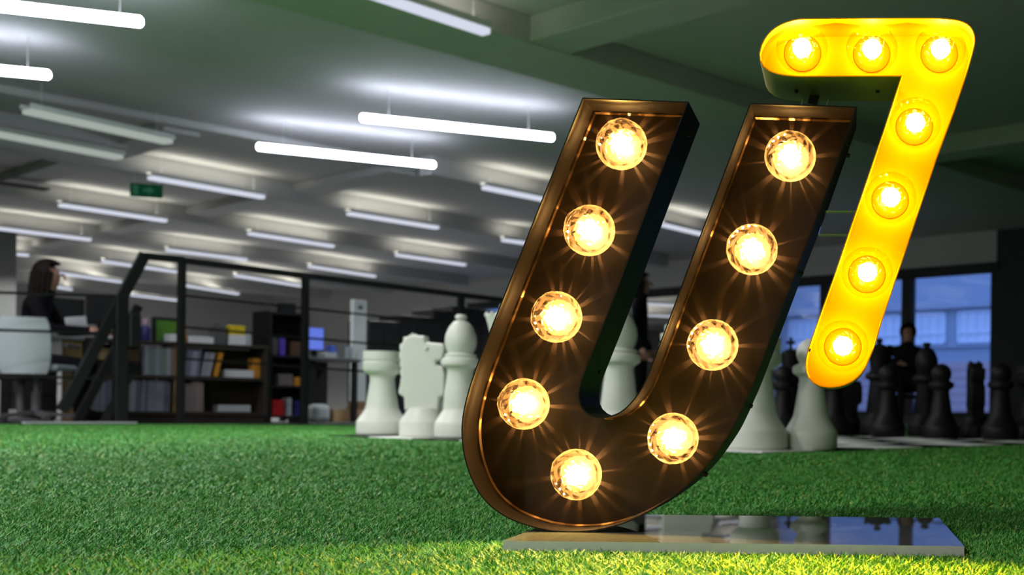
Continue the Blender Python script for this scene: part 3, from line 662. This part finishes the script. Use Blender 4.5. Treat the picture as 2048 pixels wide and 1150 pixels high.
# on the top board
def bottle(x, y0, y1, r, body, cap_m, label, split=.72, b=BS+.12, z=ZT, prof=None):
    a_, _, zt = on_b(x, y0, b); a_, _, zb = on_b(x, (y0+y1)/2, b); hgt = zt-on_b(x, y1, b)[2]
    t = thing('bottle', label, 'bottle', P(a_, b, z+.0005))
    MB().lathe([(r*.9, 0), (r, .006), (r, hgt*.55), (r*.9, hgt*.62), (r*.5, hgt*split)], 16).build('body', body, t, smooth=True)
    MB().lathe([(r*.52, hgt*split-.004), (r*.55, hgt*split), (r*.55, hgt*.97), (r*.45, hgt)], 14).build('cap', cap_m, t, smooth=True)
bottle(229, 632, 674, .045, 'clearb', 'red', 'clear bottle with a bright red cap on the low bookshelf', .66)
bottle(270, 650, 676, .045, 'paper', 'orangered', 'white bottle with an orange cap right of the thick stair post', .55)
bottle(291, 628, 672, .042, 'blue', 'pink', 'navy bottle with a pale pink cap beside the green panel', .7)
item('paper_packet', 'white packet at the foot of the red-capped bottle', 'packet', 213, 662, 240, 673, 'paper', ZT, BS+.03, .05)
gp = item('framed_picture', 'green framed picture standing on the low bookshelf', 'picture', 309, 618, 362, 668, 'green', ZT, BS+.2, .03)
h_, w_ = gp['h'], gp['w']; MB().box(-w_/2-.012, -.006, 0, -w_/2+.012, .034, h_+.01).box(w_/2-.012, -.006, 0, w_/2+.012, .034, h_+.01).box(-w_/2, -.006, h_-.012, w_/2, .034, h_+.012).build('frame', 'black2', gp)
item('tissue_box', 'small white carton left of the stair post on the bookshelf', 'box', 339, 665, 360, 682, 'paper', ZT)
item('card_strip', 'upright yellow card just right of the stair post', 'card', 366, 646, 373, 681, 'orange', ZT)
item('paper_stack', 'long low white carton on the bookshelf right of the stair post', 'box', 378, 668, 428, 684, 'paper', ZT)
item('desk_organiser', 'grey ribbed box left of the yellow and white box', 'box', 430, 648, 452, 688, 'grey', ZT)
yw = item('leaflet_box', 'box with yellow top half and white lower half on the bookshelf', 'box', 459, 668, 493, 690, 'paper', ZT, BS+.08, .1)
MB().box(-yw['w']*.47, .004, yw['h'], yw['w']*.42, .094, yw['h']*1.95, .003).build('lid', 'yel', yw)
item('paper_packet', 'pale upright packet touching the yellow and white box', 'packet', 495, 666, 502, 690, 'lgrey', ZT)

# dark open shelving right of the bookshelf
B2 = 11.75; q0, q1 = aa(538, B2), aa(618, B2)
s2 = thing('open_shelving', 'black open shelving unit beside the low bookshelf, crowded with goods', 'shelving', P(q0, B2, 0), PHI)
W2 = q1-q0; zt2 = on_b(575, 624, B2)[2]
for x in (0, W2-.03): MB().box(x, 0, -.012, x+.03, .35, zt2).build('upright', 'blacksteel', s2)
for z in (.06, .36, .66): MB().box(.03, 0, z-.02, W2-.03, .35, z).build('shelf_board', 'blacksteel', s2)
MB().box(.03, 0, zt2-.03, W2-.03, .35, zt2-.005).build('top_board', 'blacksteel', s2)
MB().box(.03, .335, .06, W2-.03, .35, zt2-.03).build('back_panel', 'blacksteel', s2)
item('file_box', 'violet upright box on the black shelving', 'box', 560, 657, 571, 692, 'purple', .66, B2+.05)
item('file_box', 'dark grey upright box beside the violet box', 'box', 541, 655, 556, 690, 'grey', .66, B2+.05)
item('carton', 'brown box on the black shelving right of the violet box', 'box', 584, 660, 606, 690, 'brown', .66, B2+.05)
item('tin', 'golden tin on the middle of the black shelving', 'tin', 590, 735, 604, 753, 'orange', .36, B2+.04, .1)
item('carton', 'dark mauve box left of the golden tin', 'box', 558, 728, 586, 752, 'book4', .36, B2+.05)
item('carton', 'dark red box low in the black shelving', 'box', 545, 790, 568, 822, 'red', .06, B2+.05)
item('file_box', 'pale file leaning low in the black shelving beside the red box', 'box', 574, 786, 584, 822, 'lgrey', .06, B2+.05)
item('file_box', 'dark blue file low in the black shelving', 'box', 590, 792, 604, 822, 'blue', .06, B2+.05)
item('carton', 'dark box on top of the black shelving', 'box', 565, 618, 592, 640, 'black2', zt2-.004, B2+.05)

# desk with screen right of the shelving
B3 = 12.3; d0, d1 = aa(622, B3), aa(722, B3)
ds = thing('black_desk', 'black desk with a blue computer screen behind the railing', 'desk', P(d0, B3, 0), PHI); WD = d1-d0; ZD = .68
MB().box(0, 0, ZD-.035, WD, .75, ZD, .005).build('desk_top', 'grey', ds)
for x in (.02, WD-.07):
    for y in (.03, .67): MB().box(x, y, -.012, x+.05, y+.05, ZD-.035).build('leg', 'blacksteel', ds)
MB().box(.07, .66, .0, WD-.07, .68, ZD-.035).build('modesty_panel', 'blacksteel', ds)
def monitor(label, x0, y0, x1, y1, b, z, face, m, back=False):
    a0_, a1_ = aa(x0, b), aa(x1, b); zt, zb = on_b((x0+x1)/2, y0, b)[2], on_b((x0+x1)/2, y1, b)[2]; w = a1_-a0_
    t = thing('computer_monitor', label, 'monitor', P((a0_+a1_)/2, b, z+.0005), PHI)
    MB().box(-w/2, 0, zb-z, w/2, .035, zt-z, .006).build('casing', 'black2', t)
    MB().box(-w/2+.012, -.004, zb-z+.015, w/2-.012, 0, zt-z-.012).build('screen', m, t)
    MB().box(-.03, .03, .01, .03, .055, (zb+zt)/2-z).build('stand', 'black2', t)
    MB().box(-.11, -.06, 0, .11, .12, .012, .004).build('foot', 'black2', t)
monitor('computer monitor with a bright blue screen on the black desk', 614, 654, 648, 702, B3+.3, ZD, 1, 'screen')
def mug(label, x, y0, y1, r, m, b, z):
    a_, _, zt = on_b(x, y0, b); hgt = zt-on_b(x, y1, b)[2]
    t = thing('mug', label, 'mug', P(a_, b, z+.0005))
    MB().lathe([(r*.85, 0), (r, .008), (r, hgt), (r*.86, hgt), (r*.8, .012)], 18).build('cup', m, t, smooth=True)
    for k_ in range(8):
        t0, t1 = -PI/2+PI*k_/8, -PI/2+PI*(k_+1)/8
        if k_ == 0: hb = MB()
        hb.tube((r*.95+hgt*.24*math.cos(t0), 0, hgt*.5+hgt*.3*math.sin(t0)), (r*.95+hgt*.24*math.cos(t1), 0, hgt*.5+hgt*.3*math.sin(t1)), .006, 6)
    hb.build('handle', m, t)
mug('blue and white mug beside the blue screen', 662, 674, 700, .045, 'bluemug', B3+.2, ZD)
mug('pale blue cup at the right end of the black desk', 702, 695, 720, .055, 'lgrey', B3+.15, ZD)
item('paper_packet', 'pale packet under the blue mug on the black desk', 'packet', 648, 700, 674, 712, 'lgrey', ZD, B3+.05, .1)
# pale totem
Bt = 13.12; t0_, t1_ = aa(706, Bt), aa(733, Bt); zt = on_b(720, 600, Bt)[2]
tt = thing('display_totem', 'tall pale grey floor-standing panel behind the white rook', 'panel', P((t0_+t1_)/2, Bt, -.012), PHI)
wt = (t1_-t0_)/2; MB().box(-wt, 0, .03, wt, .08, zt+.012, .012).build('panel', 'lgrey', tt); MB().box(-wt-.06, -.08, 0, wt+.06, .16, .03, .006).build('foot', 'grey', tt)
MB().box(-.03, -.004, zt-.10, .03, 0, zt-.05, .004).build('badge', 'grey', tt)
item('plastic_bag', 'white crumpled bag on the floor under the black desk', 'bag', 630, 795, 663, 832, 'lgrey', -.012, B3-.1, .2, bev=.05)
cb_ = item('carton', 'open cardboard carton on the floor left of the white rook', 'box', 667, 806, 728, 832, 'card', -.012, B3+.1, .3)
MB().add([(-cb_['w']*.1, 0, cb_['h']), (cb_['w']/2, 0, cb_['h']), (cb_['w']*.55, -.03, cb_['h']+.09), (-cb_['w']*.05, -.03, cb_['h']+.09), (-cb_['w']*.1, .004, cb_['h']), (cb_['w']/2, .004, cb_['h']), (cb_['w']*.55, -.026, cb_['h']+.09), (-cb_['w']*.05, -.026, cb_['h']+.09)],
         [(0,1,2,3),(7,6,5,4),(0,1,5,4),(2,3,7,6),(1,2,6,5),(0,3,7,4)]).build('flap', 'card', cb_)
# dark cabinets further back
for x0, x1, yt, b, lb in ((738, 800, 640, 13.6, 'black cabinet behind the white rook'), (800, 868, 630, 13.6, 'tall black cabinet behind the white knight'), (866, 905, 618, 13.6, 'black locker left of the bishop head'),
                          (905, 962, 612, 13.6, 'wide black cabinet behind the bishop head'), (962, 1030, 620, 13.6, 'black cabinet between bishop and queen')):
    a0_, a1_ = aa(x0, b), aa(x1, b); zt = on_b((x0+x1)/2, yt, b)[2]; w = a1_-a0_-.01
    c = thing('black_cabinet', lb, 'cabinet', P(a0_, b, -.012), PHI)
    MB().box(0, .02, .05, w, .5, zt, .006).build('body', 'black2', c); MB().box(.03, .04, 0, w-.03, .47, .05).build('plinth', 'black2', c)
    for i in range(2):
        x = w/2*i; d = MB().box(x+.004, 0, .06, x+w/2-.004, .02, zt-.01, .003).build('door', 'black2', c)
        xh = w/2+(-.03 if i == 0 else .03); MB().box(xh-.006, -.018, zt*.5, xh+.006, -.0, zt*.5+.12, .003).build('handle', 'grey', d)

# ------------------------------------------------------------------ desk, chair and woman at left
B4 = 11.55; e0, e1 = aa(60, B4, 668), s0-.03
dk = thing('office_desk', 'white office desk with a tan end panel, the woman sits at it', 'desk', P(e0, B4, 0), PHI); WK = e1-e0; ZK = .735
MB().box(0, 0, ZK-.03, WK, .8, ZK, .005).build('desk_top', 'lgrey', dk)
x = aa(128, B4)-e0; MB().box(x, .02, -.012, WK-.01, .05, ZK-.03).build('end_panel', 'tan', dk)
MB().box(.02, .74, .1, WK-.02, .76, ZK-.03).build('modesty_panel', 'grey', dk)
for px in (62, 120): x = aa(px, B4)-e0; MB().box(x, .68, -.012, x+.05, .73, ZK-.03).build('leg', 'blacksteel', dk)
monitor('left black monitor back on the woman\'s desk', 84, 596, 168, 650, B4+.45, ZK, 1, 'black2')
monitor('right black monitor behind the sloping handrail', 172, 592, 238, 650, B4+.4, ZK, 1, 'black2')
pp = item('paper_sheaf', 'tilted white sheaf of paper standing on the woman\'s desk', 'paper', 137, 622, 178, 662, 'paper', ZK+.015, B4+.12, .03); pp.rotation_euler = (0, -.14, PHI)
dp0 = aa(78, B4+.35)-e0
pd = thing('dark_filler_pedestal', 'black drawer pedestal under the woman\'s desk', 'drawer unit', P(e0+dp0, B4+.30, -.012), PHI)  # pedestal added to darken the space below the desk
MB().box(0, .02, .03, WK-dp0-.10, .40, .60, .006).build('body', 'black2', pd)
for i in range(3):
    d_ = MB().box(.004, 0, .05+i*.185, WK-dp0-.104, .02, .225+i*.185, .003).build('drawer', 'black2', pd); MB().box(.12, -.012, .15+i*.185, .30, 0, .165+i*.185, .003).build('handle', 'grey', d_)
# white chair
Bc = 10.82; ac = aa(50, Bc, 690)
ch = thing('office_chair', 'white office chair seen from behind at the left frame edge', 'chair', P(ac, Bc, -.012), PHI-.65)
def back_panel():
    mb = MB(); N, K = 10, 8; vs = []
    for s in (0, 1):
        for k_ in range(K+1):
            z = .40 + .44*k_/K; wz = .165 + .02*math.sin(PI*k_/K) + (-.012 if k_ in (0, K) else 0)
            for i in range(N+1):
                u = -1+2*i/N; vs.append((u*wz, -.02+.045*(1-u*u)*-1 + s*.022 + .05*(k_/K-.5)*-1*.6, z))
    R_ = (N+1); L_ = R_*(K+1); fs = []
    for k_ in range(K):
        for i in range(N):
            a = k_*R_+i; fs += [(a, a+1, a+R_+1, a+R_), (L_+a, L_+a+R_, L_+a+R_+1, L_+a+1)]
    for i in range(N): fs += [(i, i+1, L_+i+1, L_+i), (K*R_+i, K*R_+i+1, L_+K*R_+i+1, L_+K*R_+i)]
    for k_ in range(K): fs += [(k_*R_, (k_+1)*R_, L_+(k_+1)*R_, L_+k_*R_), (k_*R_+N, (k_+1)*R_+N, L_+(k_+1)*R_+N, L_+k_*R_+N)]
    return mb.add(vs, fs)
back_panel().build('backrest', 'chairw', ch, smooth=True)
MB().box(-.22, .03, .43, .22, .45, .48, .02).build('seat', 'chairw', ch)
MB().bar((0, .02, .46), (0, .06, .60), .05, .02).build('back_support', 'grey', ch)
MB().lathe([(.035, .10), (.035, .26), (.022, .27), (.022, .43)], 14, (0, .23, 0)).build('column', 'grey', ch, smooth=True)
for i in range(5):
    t = 2*PI*i/5+.3; e = Vector((.28*math.cos(t), .23+.28*math.sin(t), .065))
    lg = MB().bar((0, .23, .10), e, .04, .03).build('leg', 'grey', ch)
    MB().lathe([(.028, -.012), (.03, 0), (.028, .012)], 12, (e.x, e.y, .03), axis='y').build('caster', 'black2', lg)
MB().box(-.26, .12, .62, -.22, .38, .65, .01).build('armrest', 'grey', ch); MB().box(.22, .12, .62, .26, .38, .65, .01).build('armrest', 'grey', ch)

# ------------------------------------------------------------------ people
def figure(name, label, loc, rz, J, bones, R, skin_of, mats, hair, parent_extra=None):
    """one continuous skinned body; J joints, bones edges, R radii, faces nearest the joints in skin_of get skin"""
    names = list(J); me = bpy.data.meshes.new(name); me.from_pydata([J[k_] for k_ in names], [(names.index(a), names.index(b)) for a, b in bones], []); me.update()
    o = link(name, me); md = o.modifiers.new('skin', 'SKIN'); md.use_smooth_shade = True
    sv = me.skin_vertices[0].data
    for i, k_ in enumerate(names):
        r = R.get(k_, .05); sv[i].radius = (r, r) if not isinstance(r, tuple) else r
        sv[i].use_root = k_ == 'pelvis'
    o.modifiers.new('sub', 'SUBSURF').levels = 2
    dg = bpy.context.evaluated_depsgraph_get(); ev = bpy.data.meshes.new_from_object(o.evaluated_get(dg)); o.modifiers.clear(); o.data = ev
    ev.materials.clear()
    for m in mats: ev.materials.append(M[m])
    segs = [(Vector(J[a]), Vector(J[b]), a, b) for a, b in bones]
    for p in ev.polygons:
        c = Vector(p.center); best = None
        for a, b, na, nb in segs:
            t = max(0, min(1, (c-a).dot(b-a)/max(1e-9, (b-a).length_squared))); d = (c-(a+(b-a)*t)).length/max(.02, (R[na] if not isinstance(R[na], tuple) else R[na][0]))
            if best is None or d < best[0]: best = (d, na, nb)
        p.material_index = 0 if c.z > J['neck'][2]+.02 and abs(c.x) < .12 else 0 if best[1] in skin_of and best[2] in skin_of else 1
        p.use_smooth = True
    o.location = loc; o.rotation_euler = (0, 0, rz); tag(o, label, 'person')
    hp = J['head']; hv = hair.build('hair', 'hair', o, smooth=True)
    ez = hp[2]+.01
    for s in (-1, 1): MB().ball((hp[0]+s*.032, hp[1]-.092, ez), .011, 8, 6).build('eye', 'eye', o)
    MB().add([(hp[0]-.014, hp[1]-.093, hp[2]-.025), (hp[0]+.014, hp[1]-.093, hp[2]-.025), (hp[0], hp[1]-.122, hp[2]-.022), (hp[0], hp[1]-.097, hp[2]+.02)], [(0,1,2),(0,2,3),(1,3,2),(0,3,1)]).build('nose', 'skin', o)
    MB().ball((hp[0], hp[1]-.088, hp[2]-.052), .022, 10, 6, (1, .35, .28)).build('mouth', M['pink'], o)
    return o
def hand(J, bones, R, side, wrist, d, palm_n):
    """five fingers of different length rooted in the palm"""
    d = Vector(d).normalized(); n = Vector(palm_n).normalized(); u = d.cross(n).normalized(); w = Vector(wrist)
    J[side+'palm'] = tuple(w + d*.055); R[side+'palm'] = (.032, .018); bones.append((side+'wrist', side+'palm'))
    for i, (off, ln) in enumerate(((-.030, .060), (-.011, .072), (.010, .068), (.029, .055))):
        a = w + d*.092 + u*off; b = a + d*ln*.5 + n*.010; c = b + d*ln*.42 + n*.024
        for nm, q, r in (('a', a, .0095), ('b', b, .0085), ('c', c, .0075)): J[f'{side}f{i}{nm}'] = tuple(q); R[f'{side}f{i}{nm}'] = r
        bones += [(side+'palm', f'{side}f{i}a'), (f'{side}f{i}a', f'{side}f{i}b'), (f'{side}f{i}b', f'{side}f{i}c')]
    a = w + d*.045 - u*.040 + n*.01; b = a + d*.035 - u*.016 + n*.012
    for nm, q, r in (('a', a, .010), ('b', b, .0085)): J[f'{side}t{nm}'] = tuple(q); R[f'{side}t{nm}'] = r
    bones += [(side+'palm', side+'ta'), (side+'ta', side+'tb')]
def body(pose):
    J = dict(pose); bones = [('pelvis', 'waist'), ('waist', 'chest'), ('chest', 'neck'), ('neck', 'jaw'), ('jaw', 'head'), ('head', 'crown')]
    R = dict(pelvis=(.15, .11), waist=(.135, .095), chest=(.155, .105), neck=.052, jaw=(.062, .070), head=(.078, .092), crown=(.060, .072))
    for s in 'LR':
        bones += [('chest', s+'shoulder'), (s+'shoulder', s+'elbow'), (s+'elbow', s+'wrist'), ('pelvis', s+'hip'), (s+'hip', s+'knee'), (s+'knee', s+'ankle'), (s+'ankle', s+'toe')]
        R.update({s+'shoulder': .058, s+'elbow': .042, s+'wrist': .028, s+'hip': .085, s+'knee': .056, s+'ankle': .038, s+'toe': .034})
    return J, bones, R
SK = {'neck', 'jaw', 'head', 'crown'}
def skinset(J, s): return SK | {k_ for k_ in J if k_[0] in s and (k_[1:] in ('wrist', 'palm') or k_[1] in 'ft')}
def seated(lean=.12, arms=None, reach=.36):
    J = dict(pelvis=(0, 0, .50), waist=(0, -lean*.25, .68), chest=(0, -lean*.8, .92), neck=(0, -lean*1.1, 1.07), jaw=(0, -lean*1.2-.02, 1.135), head=(0, -lean*1.25-.015, 1.20), crown=(0, -lean*1.2+.0, 1.275))
    for s, k_ in (('L', 1), ('R', -1)):
        J[s+'shoulder'] = (k_*.185, -lean*.85, .985); J[s+'elbow'] = (k_*.215, -lean*.9-.12, .76); J[s+'wrist'] = (k_*.13, -lean-reach, .765)
        J[s+'hip'] = (k_*.10, -.06, .50); J[s+'knee'] = (k_*.12, -.43, .50); J[s+'ankle'] = (k_*.12, -.42, .10); J[s+'toe'] = (k_*.13, -.57, .055)
    return J
def hair_long(hp, long=True):
    mb = MB(); bm = bmesh.new(); bmesh.ops.create_uvsphere(bm, u_segments=20, v_segments=14, radius=1)
    for v in list(bm.verts):
        if v.co.y < -.35 and v.co.z < .45: bm.verts.remove(v)
    for v in bm.verts: v.co = Vector((hp[0]+v.co.x*.104, hp[1]+.012+v.co.y*.115, hp[2]+.025+v.co.z*.118))
    bmesh.ops.solidify(bm, geom=bm.faces[:], thickness=.012)
    mb.bm(bm)
    if long:
        for i in range(13):
            t = -.35+ (PI+.7)*i/12; x, y = math.cos(t), math.sin(t)
            mb.tube((hp[0]+x*.095, hp[1]+.012+y*.10, hp[2]+.03), (hp[0]+x*.10, hp[1]+.035+y*.11, hp[2]-.17), .024, 7, .012)
    return mb
# woman in profile, looking right
J, bn, R = body(seated(.14, reach=.34)); 
for s, k_ in (('L', 1), ('R', -1)): hand(J, bn, R, s, J[s+'wrist'], (-.15*k_, -1, -.02), (0, 0, -1))
Bp = 11.42; ap = aa(44, Bp, 600); DH = on_b(52, 528, Bp)[2] - 1.345
wz = -.012
figure('person', 'woman with dark shoulder-length hair in black, seated in profile at the desk', P(ap, Bp, wz), PHI + PI/2 - .55, J, bn, R, skinset(J, 'LR'), ['skin', 'cloth'], hair_long(J['head'])).scale = (1.02,)*3
st_ = thing('office_stool', 'dark office stool under the seated woman', 'stool', P(ap, Bp, wz), PHI)
MB().lathe([(.17, .355), (.19, .37), (.19, .395), (.16, .405)], 20).build('seat', 'black2', st_, smooth=True)
MB().lathe([(.03, .05), (.03, .36)], 12).build('column', 'grey', st_); MB().lathe([(.22, 0), (.22, .02), (.05, .05)], 20).build('foot', 'grey', st_)
# person by the window behind the black pieces
pw_ = on_y(1812, 700, 13.4); hgt = 1.30
sj = seated(.10, reach=.26); sj['neck'] = (0, -.12, 1.00); sj['jaw'] = (0, -.155, 1.055); sj['head'] = (0, -.155, 1.12); sj['crown'] = (0, -.14, 1.195); sj['chest'] = (0, -.07, .87)
for s_, k_ in (('L', 1), ('R', -1)): sj[s_+'shoulder'] = (k_*.205, -.08, .925); sj[s_+'elbow'] = (k_*.27, -.17, .72)
J, bn, R = body(sj)
for s, k_ in (('L', 1), ('R', -1)): hand(J, bn, R, s, J[s+'wrist'], (-.3*k_, -1, -.05), (0, 0, -1))
figure('person', 'person in a dark top sitting before the window, behind the black chess pieces', (pw_.x, pw_.y, -.012), .1, J, bn, R, skinset(J, 'LR'), ['skin', 'cloth2'], hair_long(J['head'], False)).scale = (.94,)*3
tb_ = thing('side_chair', 'dark chair carrying the person before the window', 'chair', (pw_.x, pw_.y, -.012), .1)
MB().box(-.21, -.20, .33, .21, .22, .375, .015).build('seat', 'black2', tb_); MB().box(-.20, .19, .42, .20, .22, .80, .012).build('backrest', 'black2', tb_)
for sx in (-.19, .19):
    for sy in (-.18, .20): MB().tube((sx, sy, 0), (sx*.95, sy*.95, .34), .012, 8).build('leg', 'blacksteel', tb_)
    MB().tube((sx*.9, .205, .34), (sx*.9, .205, .45), .012, 8).build('back_post', 'blacksteel', tb_)
# person standing, seen through the gap of the U
ps = on_y(1279, 700, 13.5)
J = dict(pelvis=(0, 0, .93), waist=(0, 0, 1.08), chest=(0, 0, 1.30), neck=(0, -.01, 1.46), jaw=(0, -.035, 1.525), head=(0, -.03, 1.59), crown=(0, -.015, 1.665))
for s, k_ in (('L', 1), ('R', -1)):
    J[s+'shoulder'] = (k_*.18, 0, 1.385); J[s+'elbow'] = (k_*.225, .02, 1.10); J[s+'wrist'] = (k_*.215, -.08, .88); J[s+'hip'] = (k_*.09, 0, .88); J[s+'knee'] = (k_*.10, -.02, .50); J[s+'ankle'] = (k_*.10, .02, .10); J[s+'toe'] = (k_*.12, -.14, .045)
J, bn, R = body(J)
for s, k_ in (('L', 1), ('R', -1)): hand(J, bn, R, s, J[s+'wrist'], (0, -.1, -1), (-k_, 0, 0))
figure('person', 'person in dark clothes standing far behind the gap of the U', (ps.x, ps.y, -.012), PI/2, J, bn, R, skinset(J, 'LR'), ['skin', 'cloth'], hair_long(J['head'])).scale = (1.0,)*3

# ------------------------------------------------------------------ street and building beyond the windows
AF = 42.0
struct('ground', MB().box(AW+.3, -30, -1.2, AF+10, 95, -1.0), 'road', PHI)
fc = thing('street_building', 'pale building with white sash windows across the street, seen through the glass', 'building', P(AF, 0, -1.0), PHI)
ff = lambda px, py: on_a(px, py, AF)
zc = ff(1907, 612)[2]+1; zw1 = ff(1860, 625)[2]+1; zw0 = ff(1860, 689)[2]+1; zb_ = ff(1930, 724)[2]+1
MB().box(0, -25, zb_, .5, 90, 12).build('wall', 'facade', fc)
MB().box(-.04, -25, 0, .5, 90, zb_).build('brick_base', 'facade2', fc)
MB().box(-.35, -25, zc-.12, 0, 90, zc+.14).build('cornice', 'facade', fc)
MB().box(-.14, -25, zw0-.16, 0, 90, zw0-.06).build('sill_course', 'facade', fc)
for i in range(9): z = .25+i*.34; MB().box(-.07, -25, z, -.04, 90, z+.26).build('slat', 'facade2', fc)
c1 = (ff(1825, 655)[1]+ff(1893, 655)[1])/2; c2 = (ff(1915, 655)[1]+ff(1990, 655)[1])/2; wid = abs(ff(1825, 655)[1]-ff(1893, 655)[1]); per = c1-c2
for kx in range(-3, 18):
    bc = c1 + per*kx
    w = MB().box(-.10, bc-wid/2, zw0, -.0, bc+wid/2, zw0+.09).box(-.10, bc-wid/2, zw1-.09, 0, bc+wid/2, zw1).box(-.10, bc-wid/2, zw0, 0, bc-wid/2+.08, zw1).box(-.10, bc+wid/2-.08, zw0, 0, bc+wid/2, zw1).build('window', 'sash', fc)
    for j in (1, 2, 3): x = bc-wid/2+wid*j/4; MB().box(-.08, x-.035, zw0+.09, -.005, x+.035, zw1-.09).build('mullion', 'sash', w)
    MB().box(-.09, bc-wid/2, zw0+(zw1-zw0)*.30, -.01, bc+wid/2, zw0+(zw1-zw0)*.36).build('transom', 'sash', w)
    MB().add([(-.03, bc-wid/2, zw0), (-.03, bc+wid/2, zw0), (-.03, bc+wid/2, zw1), (-.03, bc-wid/2, zw1)], [(0, 1, 2, 3)]).build('pane', 'farpane', w)
for o in COL.objects:
    for kx in ('h', 'w'):
        if kx in o: del o[kx]
